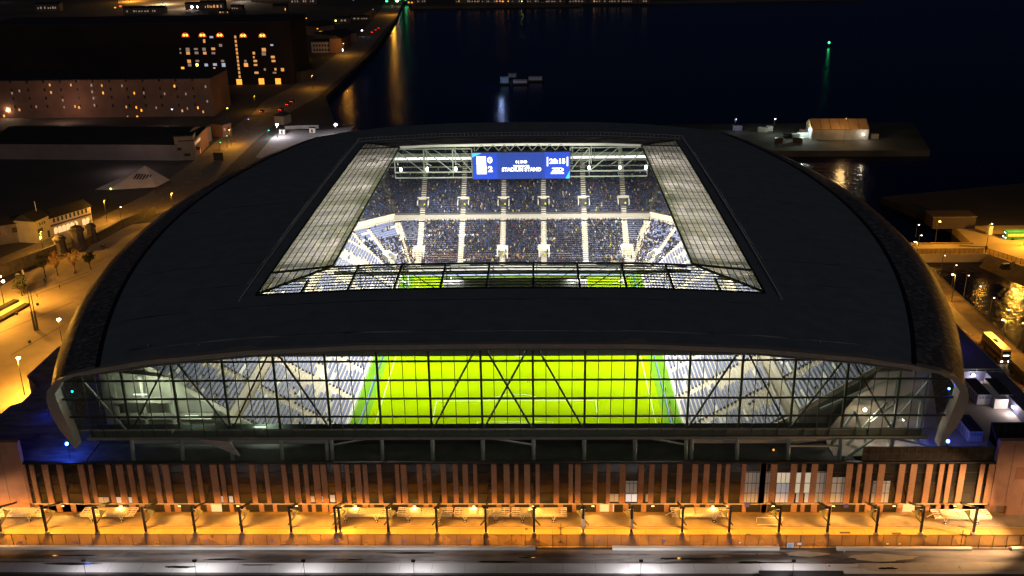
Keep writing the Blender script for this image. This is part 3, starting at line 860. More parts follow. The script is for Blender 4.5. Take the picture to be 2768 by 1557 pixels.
# small near stand hidden under the sightline
stN, PN = stand('near_stand', (0,-58.5), (1,0), (0,-1), lambda d: -39.5, lambda d: 39.5, 0, .9, 22, .80, .40, [(-39,-13),(-13,13),(13,39)], 1.4, seed=9, drop=.05)
# concourse behind and below the glass, terrace in front
mb = MB()
mb.quad((-87.9,-86.7,11.0),(70,-86.7,11.0),(70,-76.6,11.0),(-87.9,-76.6,11.0)).quad((-99.6,-86.7,11.0),(-88,-86.7,11.0),(-88,-85.95,11.0),(-99.6,-85.95,11.0))
mb.build('terrace', mat('terrace_floor', (.07,.07,.065), .8, 0, .3, .3), stad)
mb = MB().quad((-88,-77.0,11.0),(66,-77.0,11.0),(66,-77.0,15.8),(-88,-77.0,15.8))
mb.build('concourse_wall', mat('concourse_dark', (.03,.036,.032), .4, 0, .2, .4), stad)
mb = MB().quad((-88,-83,15.7),(66,-83,15.7),(66,-77,10.1),(-88,-77,10.1)); 
# seats lit by stadium: near corner floors behind glass
mb = MB()
for s in (-1,):
    mb.box(-86,-72,-76,-74,20.3,20.8).box(-86,-64,-75,-73,15.9,16.4)
    for X in (-84,-78,-72): mb.box(X-.3,X+.3,-75,-74.4,11,26)
    mb.quad((-88,-72,11),(-70,-72,11),(-70,-72,24),(-88,-72,26))
mb.build('corner_floor', mat('corner_concrete', (.26,.25,.20), .8, 0, .2, .25), stad)
M_inner = mat('corner_plaster', (.30,.27,.22), .8, 0, .25, .2)
mb = MB()
mb.quad((66,-74,11.2),(87,-74,11.2),(87,-74,27),(76,-74,26))
mb.box(66,87,-82.5,-74,11.0,11.2)
mb.build('corner_floor', M_inner, stad)
mb = MB()
for a, b in (((70,-78,11.2),(77,-78,21)),((77,-78,21),(84,-78,13)),((74,-79,17),(82,-79,24)),((66.5,-79,12),(70.5,-79,19.5)),((70.5,-79,19.5),(73.5,-79,12.2)),((79,-77,11.2),(79,-77,26)),((84.5,-77,11.2),(84.5,-77,26)),((72,-77,21.2),(86,-77,21.2)),((64,-77,19),(79,-77,26.5))): mb.beam(a, b, .5, .5)
mb.build('corner_truss', M_steelg, stad)

MB().box(-70,68,-74.5,-74.0,30.2,32.9).build('edge_beam', M_steelg, stad)
mb = MB()
for k in range(14): mb.beam((K(k-7.5),-74.6,31.5),(K(k-7.5),-80,35.5),.25,.25)
mb.build('edge_strut', M_steelg, stad)
for X, Z in ((-76,24.5),(-66,19.5),(-52,16.9)):
    f_ = MB().box(X-1.4,X+1.4,-80.6,-80.3,Z,Z+.2).build('strip_light', emit('concourse_strip', (.8,1,.75), 1.2), stad)
    area((X,-79.5,Z), (X,-71,Z-2), 900, (.85,1,.78), 3, 1, stad, 'strip_lamp')
# --- brick podium facade
FY = -87.0
mb = MB()
mb.box(-99.6,96.6,FY+.35,FY+.6,2.7,11.9)
mb.build('curtain_wall', M_dglass, stad)
mb = MB().box(-99.8,96.8,FY+.3,FY+.9,11.9,12.25).box(-99.6,96.6,FY+.25,FY+.6,2.45,2.7)
for z in (5.0,7.3,9.8): mb.box(-99.6,96.6,FY+.28,FY+.35,z,z+.10)
mb.build('coping', M_black, stad)
A4 = [(265,45),(350,45),(480,60),(625,55),(835,60),(930,40),(1105,45),(1215,65),(1320,50),(1420,55),(1570,60),(1670,65),(1875,60),(1995,45),(2145,70),(2225,45),(2340,50)]
A5 = [(120,50),(250,40),(415,45),(525,55),(615,40),(712,60),(780,55),(905,55),(1000,40),(1095,55),(1165,40),(1295,40),(1460,40),(1522,55),(1668,50),(1752,40),(1888,50),(1998,45),(2090,50),(2182,35),(2355,50)]
A6 = [(68,55),(158,38),(258,55),(355,38),(528,52),(662,40),(728,52),(888,38),(1010,38),(1142,55),(1313,50),(1410,50),(1530,50),(1668,50),(1810,55),(1917,52),(2032,38),(2113,40),(2262,40),(2440,55)]
A7 = [(40,60),(140,60),(332,60),(428,40),(532,60),(680,58),(870,60),(965,40),(1060,60),(1180,62),(1375,60),(1488,60),(1638,60),(1758,45),(1842,45),(1960,58),(2148,45),(2255,95)]
strips = [(0+x/3.68, w_/3.68, 1315) for x, w_ in A4]+[(650+x/3.435, w_/3.435, 1310) for x, w_ in A5]+[(1350+x/3.435, w_/3.435, 1310) for x, w_ in A6]+[(2050+x/3.588, w_/3.588, 1310) for x, w_ in A7]
PX = []
for sx, sw, sy in strips:
    c = V(sx, sy, FY); wd = sw/13.7
    PX.append((c.x, wd))
    MB().box(c.x-wd/2, c.x+wd/2, FY, FY+.34, 2.8, 11.88).build('brick_pier', M_brick, stad)
# recessed ground storey
mb = MB().box(-99.6,96.6,-85.9,-85.5,0,2.5); mb.build('ground_wall', mat('ground_storey_dark', (.02,.018,.016), .6), stad)
mb = MB().box(-99.6,96.6,-86.95,-85.5,2.5,2.62); mb.build('ground_soffit', M_conc, stad)
k = 0
for i, (X, wd) in enumerate(PX):
    if i % 5 == 4: continue
    MB().box(X+.35, X+.35+wd*.95, -86.2, -85.9, 0.12, 2.4).build('ground_pier', M_brickp, stad); k += 1
for X in (-61.8, 19.7, 81.0):
    MB().box(X-1.5,X+1.5,-85.95,-85.9,0.1,2.3).build('lit_doorway', emit('doorway_glow', (1,.66,.32), .75), stad)
# corner blocks of plain brick
for x0, x1 in ((-140,-99.9),(96.9,135)):
    mb = MB().box(x0,x1,FY-.1,FY+1.1,2.3 if x0 > 0 else 0,17.2)
    if x0 > 0: mb.box(100.5,x1,FY-.05,FY+1.0,0,2.3)
    mb.build('corner_block', M_brickp, stad)
mb = MB()
for X in [-138+3.1*i for i in range(12)]+[99.9+3.4*i for i in range(10)]: mb.box(X,X+.07,FY-.13,FY-.1,2.4,17.2)
mb.build('panel_joint', M_stone, stad)
MB().box(101,124,FY-.14,FY-.1,8.5,11.2).build('brick_band', mat('brick_band', (.24,.11,.075), .85), stad)
# lit windows in the facade (position from the photo: x-pixel, row range)
def win(x0, y0, x1, y1, m):
    a = V(x0, y0, FY+.34); b = V(x1, y1, FY+.34)
    o = MB().box(a.x, b.x, FY+.30, FY+.345, b.z, a.z).build('window', m, stad)
    mbm = MB(); n = max(1, int((b.x-a.x)/.8))
    for i in range(n+1): mbm.box(a.x+(b.x-a.x)*i/n-.04, a.x+(b.x-a.x)*i/n+.04, FY+.26, FY+.30, b.z, a.z)
    for zz in (5.0, 7.3, 9.8):
        if b.z < zz < a.z: mbm.box(a.x, b.x, FY+.255, FY+.295, zz, zz+.12)
    mbm.build('window_frame', M_black, o)
Lw = emit('office_lit', (1.0,.88,.62), .42); Lc = emit('office_cool', (.80,.86,.95), .20); Ld = emit('office_dim', (.8,.78,.7), .07); Lb = emit('office_bright', (.85,.92,1.0), .5)
for a in ((2101,1278,2134,1305,Lw),(2152,1278,2164,1332,Lw),(2175,1278,2190,1332,Lw),(2099,1306,2134,1358,Lc),(2152,1333,2164,1358,Lc),(2175,1333,2190,1358,Lc),(2208,1275,2232,1358,Ld),(2066,1275,2082,1358,Ld),(2250,1290,2285,1358,Ld),(2013,1275,2050,1358,Ld),(1691,1336,1722,1356,Lb),(1691,1300,1722,1335,Ld),(1648,1335,1672,1356,Ld),(1745,1335,1752,1356,Ld),(313,1344,331,1362,Lc),(346,1344,360,1362,Lc),(265,1344,298,1362,Ld),(592,1341,606,1358,Lc),(618,1341,632,1358,Lc),(891,1338,907,1357,Lc),(868,1341,875,1357,Lc),(836,1341,852,1357,Ld),(2360,1300,2400,1358,Ld)): win(*a)
# podium roof, left (blue) and right plant deck
M_podl = mat('podium_roof', (.05,.055,.07), .85, 0, .5, 0, .5, col2=(.16,.17,.2), stretch=(.5,2,1))
stp = [(-99,-85.9),(-140,-85.9),(-140,-80),(-127,-76),(-127,-72),(-119,-71),(-119,-67),(-115.8,-65.5),(-115.4,-60.5),(-113.4,-58.5),(-113.8,-50.5),(-119,-44.5),(-119,-27.5),(-104,-5),(-96,-5),(-89,-60),(-88,-85.9)]
MB().prism(stp[::-1], 0, 11.0).build('podium_deck', M_podl, stad)
mb = MB()
for a, b in zip(stp[2:14], stp[3:14]): mb.beam((*a,11.3),(*b,11.3),.35,.6)
mb.build('parapet', M_podl, stad)
MB().box(-108.5,-105.6,-80.5,-79,11,11.5).build('roof_hatch', emit('hatch_glow', (.15,.3,.5), .05), stad)  # hatch material given a faint blue glow of its own
M_podr = mat('plant_deck', (.34,.30,.29), .75, 0, .3, .12)
MB().box(86,116.5,-85.9,-44,0,9.0).build('plant_deck', M_podr, stad)
M_bluelit_roof = mat('blue_lit_roof', (.10,.11,.20), .7, 0, .3, .1)  # blue lamplight on the roof is put into its base colour
MB().prism([(93,-44),(116.5,-44),(116.5,-5),(106,-5)], 0, 11.6).build('podium_deck', M_bluelit_roof, stad)
mb = MB().box(112.4,116.5,-75.9,-44.05,9.0,11.6); mb.build('side_roof', M_bluelit_roof, stad)
mb = MB()
mb.box(93,116.5,-44.5,-44.2,11.8,11.9).box(93,116.5,-44.5,-44.2,12.4,12.5).box(116.2,116.4,-76,-6,12.0,12.1)
for i in range(12): mb.box(94+2*i,94.1+2*i,-44.5,-44.4,11.6,12.5)
mb.build('roof_rail', M_steelg, stad)
mb = MB(); mb.beam((90,-47.5,9.6),(109,-47.5,9.6),.1,.1).beam((90,-47.5,10.3),(109,-47.5,10.3),.1,.1)
for i in range(10): mb.beam((90+2*i,-47.5,9.0),(90+2*i,-47.5,10.3),.1,.1)
mb.build('pipe_rail', M_rim, stad)
M_louv = mat('louvre_screen', (.035,.03,.027), .35, .5, 1.4, .5)
def louvre(x0, x1, y, z0, z1):
    mb = MB().box(x0,x1,y,y+.15,z0,z1); o = mb.build('louvre_screen', M_louv, stad)
    mb = MB()
    for i in range(int((x1-x0)/1.5)+1): mb.box(x0+1.5*i,x0+1.5*i+.1,y-.08,y,z0,z1)
    for z in (z0+.1,(z0+z1)/2,z1-.2): mb.box(x0,x1,y-.12,y-.04,z,z+.12)
    mb.build('screen_frame', M_steel, o)
louvre(70.5,96.7,-86.2,12.3,15.4)
louvre(98.5,130,-79,9.0,16.9)
MB().beam((98.6,-79,16.6),(98.6,-86,12.4),.2,.6).box(98.4,98.6,-86,-79,9,13).build('screen_return', M_louv, stad)
MB().box(99.2,111.5,-84,-79.4,9.0,11.2).build('plant_room', M_podr, stad)

mb = MB().box(-52,-17.6,TY+6.6,TY+6.9,31.5,32.6).box(17.4,50,TY+6.6,TY+6.9,31.5,32.6)
mb.build('flood_bank', emit('far_flood_strip', (1,.97,.95), 1.3), stad)
for X in (-33.6,-23.4,24,34.8,-43,44):
    MB().ball((X,TY+.5,29.6),.42,8,6,1.6).build('flood_lamp', E_flood, stad)
for s, X in ((1, IX0+1.5), (-1, IX1-1.5)):
    for y in (-24, 4, 32, 62):
        area((X, y, 35.0), (s*8, y-4, 0), 21000, (1, .98, .92), 14, 1.0, stad)
        area((X+s*4, y, 33.5), (-s*62, y, 12), 12500, (1, .95, .84), 12, 1.0, stad, spread=150)
for X in (-24, 24): area((X, IY1-10, 31), (X, 70, 2), 4800, (1, .98, .96), 16, 1.2, stad)
for X in (-20, 20): area((X, IY0+2.0, 33), (X, 20, 0), 8500, (1, .98, .92), 14, 1.0, stad)
# --- near scoreboard (seen from behind through the roof sheets) and far scoreboard
def scoreboard(loc, rz, lab):
    t = thing('scoreboard', lab, 'scoreboard', loc, rz, 'scoreboards under the roof edges')
    MB().box(-17.3,17.3,0,1.2,0,9.8).build('housing', M_black, t)
    return t
sb = scoreboard((0, TY-1.6, 26.2), 0, 'wide blue electronic scoreboard showing 0 and 2 above the far stand')
E_b1 = emit('screen_blue', (.0,.045,.55), .62); E_b2 = emit('screen_deep_blue', (.0,.032,.32), .62); E_txt = emit('screen_white', (1,.97,1), 1.6); E_cy = emit('screen_cyan', (.05,.45,1), 1.0)
MB().quad((-17.1,-.03,.2),(-8.5,-.03,.2),(-8.5,-.03,9.6),(-17.1,-.03,9.6)).build('screen', E_b1, sb)
MB().quad((8.2,-.03,.2),(17.1,-.03,.2),(17.1,-.03,9.6),(8.2,-.03,9.6)).build('screen', E_b1, sb)
MB().quad((-8.5,-.03,.2),(8.2,-.03,.2),(8.2,-.03,9.6),(-8.5,-.03,9.6)).build('screen', E_b2, sb)
def su(px): return -17.3+(px-243)/(2290-243)*34.6
def sv(py): return 9.8-(py-165)/(735-165)*9.8
def sq(x0, y0, x1, y1): return [(su(x0),-.06,sv(y1)),(su(x1),-.06,sv(y1)),(su(x1),-.06,sv(y0)),(su(x0),-.06,sv(y0))]
for a_ in ((333,248,530,430),(335,440,540,620),(1798,275,1825,465),(2212,275,2240,465),(1880,600,2155,628)): MB().quad(*sq(*a_)).build('screen_panel', E_txt, sb)
MB().add([(su(245),-.07,sv(180)),(su(445),-.07,sv(180)),(su(250),-.07,sv(270))],[(0,2,1)]).build('screen_corner', E_cy, sb)
MB().add([(su(2275),-.07,sv(560)),(su(2275),-.07,sv(725)),(su(2185),-.07,sv(725))],[(0,2,1)]).build('screen_corner', E_cy, sb)
def text(s, cx, cy, hgt, wid, name='lettering', m=None, parent=sb, bold=.045):
    c = bpy.data.curves.new('t', 'FONT'); c.body = s; c.align_x = 'CENTER'; c.align_y = 'CENTER'; c.size = 1; c.offset = bold
    o = bpy.data.objects.new('t', c); COL.objects.link(o)
    bpy.context.view_layer.update()
    me = bpy.data.meshes.new_from_object(o.evaluated_get(bpy.context.evaluated_depsgraph_get()))
    bpy.data.objects.remove(o)
    xs = [v.co.x for v in me.vertices]; ysv = [v.co.y for v in me.vertices]
    sx = wid/(max(xs)-min(xs)); sy = hgt/(max(ysv)-min(ysv)); mx_ = (max(xs)+min(xs))/2; my_ = (max(ysv)+min(ysv))/2
    for v in me.vertices: v.co = ((v.co.x-mx_)*sx+cx, -.08, (v.co.y-my_)*sy+cy)
    me.materials.clear(); me.materials.append(m or E_txt)
    o = bpy.data.objects.new(name, me); COL.objects.link(o); o.parent = parent
    return o
KX = 34.6/2047; KZ = 9.8/570
text('0', su(611), sv(328), 132*KZ, 104*KX); text('2', su(617), sv(515), 124*KZ, 100*KX)
text('20:15', su(2015), sv(362), 110*KZ, 330*KX)
text('0 | 2ND', su(1267), sv(378), 78*KZ, 240*KX)
text('THANKS TO', su(1264), sv(458), 42*KZ, 340*KX)
text('STADIUM STAND', su(1268), sv(528), 84*KZ, 820*KX)
text('ZD', su(2020), sv(540), 80*KZ, 260*KX, bold=.06)
sb2 = scoreboard((0.3, IY0+4.4, 23.2), math.pi, 'dark back of the second scoreboard hanging under the near roof edge')
MB().quad((-17.1,-.03,.2),(17.1,-.03,.2),(17.1,-.03,9.6),(-17.1,-.03,9.6)).build('screen', E_b1, sb2)
mb = MB()
for i in range(9): mb.box(-17+4.2*i,-16.8+4.2*i,1.2,1.35,0,9.8)
for z in (2.5,5,7.5): mb.box(-17.2,17.2,1.22,1.3,z,z+.15)
mb.build('frame', M_steel, sb2)
# advertising LED band in front of the lower far stand and far edge of pitch
MB().box(-39,39,56.2,56.4,.05,1.15).build('advertising_board', E_led, stad)
mb = MB(); mb.box(-46,46,61.6,61.9,0,1.4); mb.build('pitch_wall', M_white, stad)
# ================================================================= PEOPLE
def skin_mesh(name, vs, es, rs, root, mats, head_from, sub=0):
    me = bpy.data.meshes.new(name); me.from_pydata(vs, es, [])
    o = bpy.data.objects.new(name, me); COL.objects.link(o)
    m = o.modifiers.new('s', 'SKIN'); m.use_smooth_shade = True
    for i, v in enumerate(me.skin_vertices[0].data):
        r_ = rs[i]; v.radius = (r_, r_) if not isinstance(r_, tuple) else r_
        v.use_root = (i == root)
    if sub: s_ = o.modifiers.new('b', 'SUBSURF'); s_.levels = sub; s_.render_levels = sub
    bpy.context.view_layer.update()
    out_ = bpy.data.meshes.new_from_object(o.evaluated_get(bpy.context.evaluated_depsgraph_get()))
    bpy.data.objects.remove(o)
    out_.name = name
    out_.materials.clear()
    for mm in mats: out_.materials.append(mm)
    for p in out_.polygons:
        p.material_index = 1 if p.center.z > head_from else (2 if len(mats) > 2 and p.center.z < .85 and head_from > 1.2 else 0)
    return out_
M_trous = mat('dark_trousers', (.02,.02,.028), .9)
# standing / walking figure, facing -y
def figure(stride=0.18, arm=.12):
    vs = [(0,0,.98),(0,0,1.18),(0,.01,1.40),(0,0,1.50),(0,-.01,1.60),(0,-.01,1.72),
          (.10,0,.93),(.11,-stride*.6,.52),(.11,-stride,.09),(.11,-stride-.16,.04),
          (-.10,0,.93),(-.11,stride*.3,.52),(-.11,stride,.10),(-.11,stride-.15,.04),
          (.19,0,1.40),(.25,arm*.6,1.14),(.25,arm*.2-.08,.90),(.25,arm*.2-.11,.81),
          (-.19,0,1.40),(-.25,-arm*.5,1.14),(-.25,-arm-.08,.92),(-.25,-arm-.12,.83)]
    es = [(0,1),(1,2),(2,3),(3,4),(4,5),(0,6),(6,7),(7,8),(8,9),(0,10),(10,11),(11,12),(12,13),(2,14),(14,15),(15,16),(16,17),(2,18),(18,19),(19,20),(20,21)]
    rs = [(.15,.11),(.145,.10),(.15,.10),.055,(.085,.10),(.07,.08),.09,.062,.045,.04,.09,.062,.045,.04,.065,.05,.038,.04,.065,.05,.038,.04]
    return vs, es, rs
def figmesh(name, stride, arm, sub=1):
    vs, es, rs = figure(stride, arm)
    return skin_mesh(name, vs, es, rs, 0, [M_coat, M_skin, M_trous], 1.50, sub)
ME_walk = figmesh('person', .30, .16); ME_stand = figmesh('person', .04, .02)
def person(loc, rz, col, label, me=None, group=None):
    o = bpy.data.objects.new('person', me or ME_walk); COL.objects.link(o)
    o.location = loc; o.rotation_euler = (0,0,rz); o.color = (*col,1)
    return tag(o, label, 'person', group)
# seated figure: hips at seat height, facing -y
sv_ = [(0,0,.52),(0,.02,.78),(0,.0,.98),(0,-.02,1.10),(0,-.03,1.22),(.09,-.10,.52),(.10,-.42,.50),(.10,-.42,.10),(-.09,-.10,.52),(-.10,-.42,.50),(-.10,-.42,.10),(.20,0,.92),(.22,-.18,.72),(.10,-.34,.62),(-.20,0,.92),(-.22,-.18,.72),(-.10,-.34,.62)]
se_ = [(0,1),(1,2),(2,3),(3,4),(0,5),(5,6),(6,7),(0,8),(8,9),(9,10),(2,11),(11,12),(12,13),(2,14),(14,15),(15,16)]
sr_ = [(.15,.12),(.16,.12),(.16,.11),.07,(.10,.11),.09,.07,.05,.09,.07,.05,.07,.05,.045,.07,.05,.045]
ME_seat = skin_mesh('person', sv_, se_, sr_, 0, [M_coat, M_skin], 1.06)
PAL = [(.010,.011,.016)]*22+[(.02,.03,.08)]*10+[(.035,.035,.042)]*8+[(.06,.06,.07)]*3+[(.30,.28,.27),(.34,.29,.24),(.16,.02,.02),(.04,.10,.26),(.06,.035,.02),(.12,.08,.05),(.36,.28,.03),(.07,.08,.05),(.18,.11,.09)]
rc = random.Random(99)
spots = []
def far_spots(st_front, rows, d0, z0, rise, dens, xa, xb, PFn, ang_, near=0):
    for i in range(rows):
        d = d0+i*.8; z = z0+i*rise
        a = xa(d)+.6
        while a < xb(d)-.6:
            if PFn is PF and min(abs(a-X) for X in AX) < 1.25: a += .5; continue
            if PFn is PF and d < 8 and 3 < d and any(abs(a-x) < 2.4 for x in (-35.6,-6.6,7.8,36.4)): a += .5; continue
            if PFn is PF2 and (min(abs(a-X) for X in AX) < 1.4 or (21.8 < d < 25.9 and min(abs(a-X) for X in AX) < 2.7)): a += .5; continue
            dn = dens(a, d)
            if rc.random() < dn:
                p = PFn(a, d+.42, z); spots.append((p[0]+rc.uniform(-.05,.05), p[1], p[2], ang_+rc.uniform(-.25,.25), rc.choice(PAL)))
            a += .56
def dlow(a, d):
    if abs(a) > 37 and d > 9: return .10
    return .80
far_spots('l', 22, 0, 1.3, .5, dlow, FA, FB, PF, 0)
far_spots('u', 27, 20.2, 14.3, .6, lambda a, d: .62, FA, FB, PF2, 0)
for s in (-1, 1):
    uu = Vector((s*math.cos(ang), -math.sin(ang))); nn = Vector((s*math.sin(ang), math.cos(ang)))
    def PCs(a, d, z, uu=uu, nn=nn, s=s): return (s*38+uu.x*a+nn.x*d, 62+uu.y*a+nn.y*d, z)
    rz = -s*ang
    far_spots('c', 22, 0, 1.3, .5, (lambda a, d: 0 if abs(a-5.5) < 1.0 or (3 < d < 7 and abs(a-5.5) < 2.4) else (.7 if d < 11.5 else (.05 if s < 0 else .45))), lambda d: -d*.39, lambda d: 11.2+d*.05, PCs, rz)
    far_spots('c', 22, 20.2, 14.3, .6, (lambda a, d: 0 if abs(a-5.5) < 1.1 or (21.8 < d < 26 and abs(a-5.5) < 2.6) else .6), lambda d: -d*.39, lambda d: 14, PCs, rz)
# nearest front-row spectators are individuals, the rest one crowd
spots.sort(key=lambda p: p[1])
vis = [p for p in spots if p[1] > 63.5 and abs(p[0]) < 47]
ind = vis[:290]; idset = set(map(id, ind))
SL = {'dark': 'seated spectator in a dark coat low in the far lower stand', 'navy': 'seated spectator in navy blue low in the far lower stand', 'light': 'seated spectator in a pale or bright coat low in the far lower stand'}
for p in ind:
    c = p[4]; kx = 'dark' if max(c) < .09 else 'navy' if c[2] > c[0]*2 else 'light'
    person(p[:3], p[3], c, SL[kx], ME_seat, 'spectators seated in the far lower stand')
# low-detail crowd mesh
lv = []; lf = []
def lowfig():
    v = []; f = []
    rings = [(.40,.20,.16,-.05),(.62,.21,.15,0),(.95,.23,.13,0),(1.04,.10,.09,-.01),(1.10,.11,.12,-.02),(1.22,.11,.12,-.02),(1.31,.06,.06,-.02)]
    for z, rx, ry, oy in rings:
        for i in range(5):
            t = 2*math.pi*i/5+.3; v.append((rx*math.cos(t), ry*math.sin(t)+oy, z))
    for j in range(len(rings)-1):
        for i in range(5): f.append((j*5+i, j*5+(i+1)%5, (j+1)*5+(i+1)%5, (j+1)*5+i))
    f.append(tuple(range(30,35)))
    k = len(v)
    v += [(-.2,-.1,.42),(.2,-.1,.42),(.18,-.5,.42),(-.18,-.5,.42),(-.2,-.1,.60),(.2,-.1,.60),(.18,-.5,.56),(-.18,-.5,.56)]
    f += [(k+4,k+5,k+6,k+7),(k+3,k+7,k+6,k+2),(k,k+4,k+7,k+3),(k+1,k+2,k+6,k+5)]
    return v, f, [0]*15+[1]*16+[0]*4
lv0, lf0, lm0 = lowfig()
mbc = MB(); tints = []
for p in spots:
    if id(p) in idset: continue
    c_, s__ = math.cos(p[3]), math.sin(p[3])
    mbc.add([(p[0]+x*c_-y*s__, p[1]+x*s__+y*c_, p[2]+z) for x, y, z in lv0], lf0)
    hd = rc.choice([(.26,.16,.12),(.03,.02,.016),(.016,.012,.012),(.015,.013,.015),(.02,.018,.02),(.06,.04,.03)])
    for m_ in lm0[:len(lf0)]: tints.append(hd if m_ else p[4])
crowd = mbc.build('crowd', M_crowd)
at_ = crowd.data.attributes.new('tint', 'FLOAT_COLOR', 'FACE')
flat = []
for t in tints: flat += [t[0],t[1],t[2],1]
at_.data.foreach_set('color', flat)
tag(crowd, 'dense mass of seated spectators filling the far stand behind the front rows', 'crowd', None, 'stuff')
YEL = (.62,.75,.02)
k = 0
for X, wh in zip(AX, ('leftmost','second from the left','third from the left','third from the right','second from the right','rightmost')):
    p = PF2(X+.6, 22.3, 14.3+.6*3); person((p[0],p[1],p[2]-.3), 0, YEL, 'steward in yellow jacket at the upper stand entrance %s of six' % wh, ME_stand, 'stewards in yellow jackets')
    if X not in (-21.1,22.2):
        person((X+.3,65.2,3.2), 0, YEL, 'steward in yellow at the lower entrance under the %s upper one' % wh, ME_stand, 'stewards in yellow jackets')
# side stand: a few people
for (s, y, d, lab, c) in ((-1,-25,2.4,'steward in yellow jacket near the pitch in the left side stand',YEL),(-1,-39,14,'steward in yellow jacket halfway up the left side stand',YEL),(1,-22,8,'steward in yellow jacket on an aisle of the right side stand',YEL),(1,12,15,'spectator in white coat standing high in the right side stand',(.5,.5,.5))):
    person((s*(40.5+d), y, 1.3+math.floor(d/.82)*.5), -s*math.pi/2, c, lab, ME_stand)
# people by the pitch
a = G(1350+270/3.435, 880+530/3.435); person((a.x,a.y,.04), 1.2, (.75,.16,.02), 'player in orange kit standing on the pitch near the centre', ME_walk)
for px, py, c, lab, me in ((1541,2,(.62,.55,.05),'steward in yellow bib beside the right touchline boards, farthest from the glass',ME_stand),(1578,1,(.05,.18,.65),'person in blue tracksuit walking beside the right touchline',ME_walk),(1583,3,(.75,.30,.05),'person in orange bib behind the right touchline',ME_stand),(1603,4,(.55,.25,.2),'person in pink top at the foot of the right side stand',ME_stand),(1477,5,(.60,.55,.05),'person in yellow bib near the right corner of the pitch',ME_walk),(1505,6,(.65,.50,.03),'person in amber coat near the right corner flag',ME_stand),(1712,7,(.6,.6,.1),'steward in lime coat at the foot of the right stand beside the glass',ME_stand)):
    row = {1541:605,1578:735,1583:815,1603:870,1477:925,1505:905,1712:895}[px]
    g = G(1350+px/3.435, 880+row/3.435); person((g.x,g.y,.03), 1.5, c, lab, me)

# ================================================================= STREET LAMPS
def lamp_post(base, h, lab, col, power, m_e, arm=1.2, rz=0, group=None, name='street_lamp', r=.35, drop=0.5, small=False):
    t = thing(name, lab, 'street lamp', base, rz, group)
    mb = MB().tube((0,0,0),(0,0,h*.25),.16,.13).tube((0,0,h*.25),(0,0,h),.11,.07).tube((0,0,h),(arm,0,h+.25),.06,.05)
    mb.build('post', M_steel, t)
    MB().box(arm-.35,arm+.45,-.22,.22,h+.16,h+.36).build('lamp_head', M_steel, t)
    MB().ball((arm+.05,0,h+.08),r,8,5,.55).build('lamp_glass', m_e, t)
    if power: point((arm+.05,0,h-.45-r*.5), power, col, .35, t)
    return t
def hz(px_b, py_b, px_t, py_t):           # base and height of an upright seen at two pixels
    b = G(px_b, py_b); v = V(px_t, py_t, b.y); return b, v.z
GL = 'orange lamp posts on the plaza'
for (pb, pt, lab, pw) in (((67,1068),(50,968),'tall orange street lamp nearest the blue podium roof',32000),((172,945),(172,864),'orange street lamp close against the curved stadium cladding',3800),((14,835),(8,748),'orange multi-head street lamp beside the plaza trees',36000)):
    b, h = hz(*pb, *pt)
    t = lamp_post((b.x,b.y,0), max(6, h), lab, SOD, pw, E_sod, .3 if pt[0] != 172 else .2, 0, GL, r=.55)
    if pt[0] == 8:
        for dx, dy, dz in ((-1.5,.5,-.8),(1.4,-.4,-1.4),(-.6,.2,-2.2)):
            MB().tube((0,0,h+dz-.2),(dx,dy,h+dz),.05).build('arm', M_steel, t)
            MB().ball((dx,dy,h+dz),.42,8,5).build('lamp_glass', E_sod, t)

# unlit or small lamps elsewhere
E_pink = emit('small_lamp', (1,.75,.6), 14)
for pb, pt, lab, m_, pw, col in (((330,610),(330,560),'slim street lamp with pale head by the diagonal road',E_pink,0,SOD),
    ((595,408),(595,385),'small green-lit signal post beside the diagonal road',E_green,0,SOD),((725,372),(722,357),'green signal lamp by the pale forecourt',E_green,400,(.3,1,.7)),
    ((2475,640),(2468,608),'pale street lamp behind the stadium curve, farther one',E_pink,0,SOD),((2482,665),(2480,640),'pale street lamp at the end of the pier',E_pink,300,SOD),
    ((2664,682),(2671,605),'tall street lamp at the inner end of the pier fence',E_pink,1500,SOD)):
    b, h = hz(*pb, *pt); lamp_post((b.x,b.y,0), max(4,h), lab, col, pw, m_, .6, 0, None, r=.3)
for i, (px_, py_, pt) in enumerate(((2541,710,675),(2575,745,705),(2618,775,736),(2645,770,734),(2663,820,777),(2708,850,816),(2756,900,858))):
    b, h = hz(px_, py_, px_+1, pt); h = max(5, min(9, h))
    b = (138.6+ (i % 3)*.1, 52-i*9.5, 0)
    lamp_post(b, 7.5, 'small pale lamp on the dock edge, number %s from the pier' % ('one','two','three','four','five','six','seven')[i], SOD, 0, E_pink, .5, 0, 'small lamps along the dock edge', r=.22)
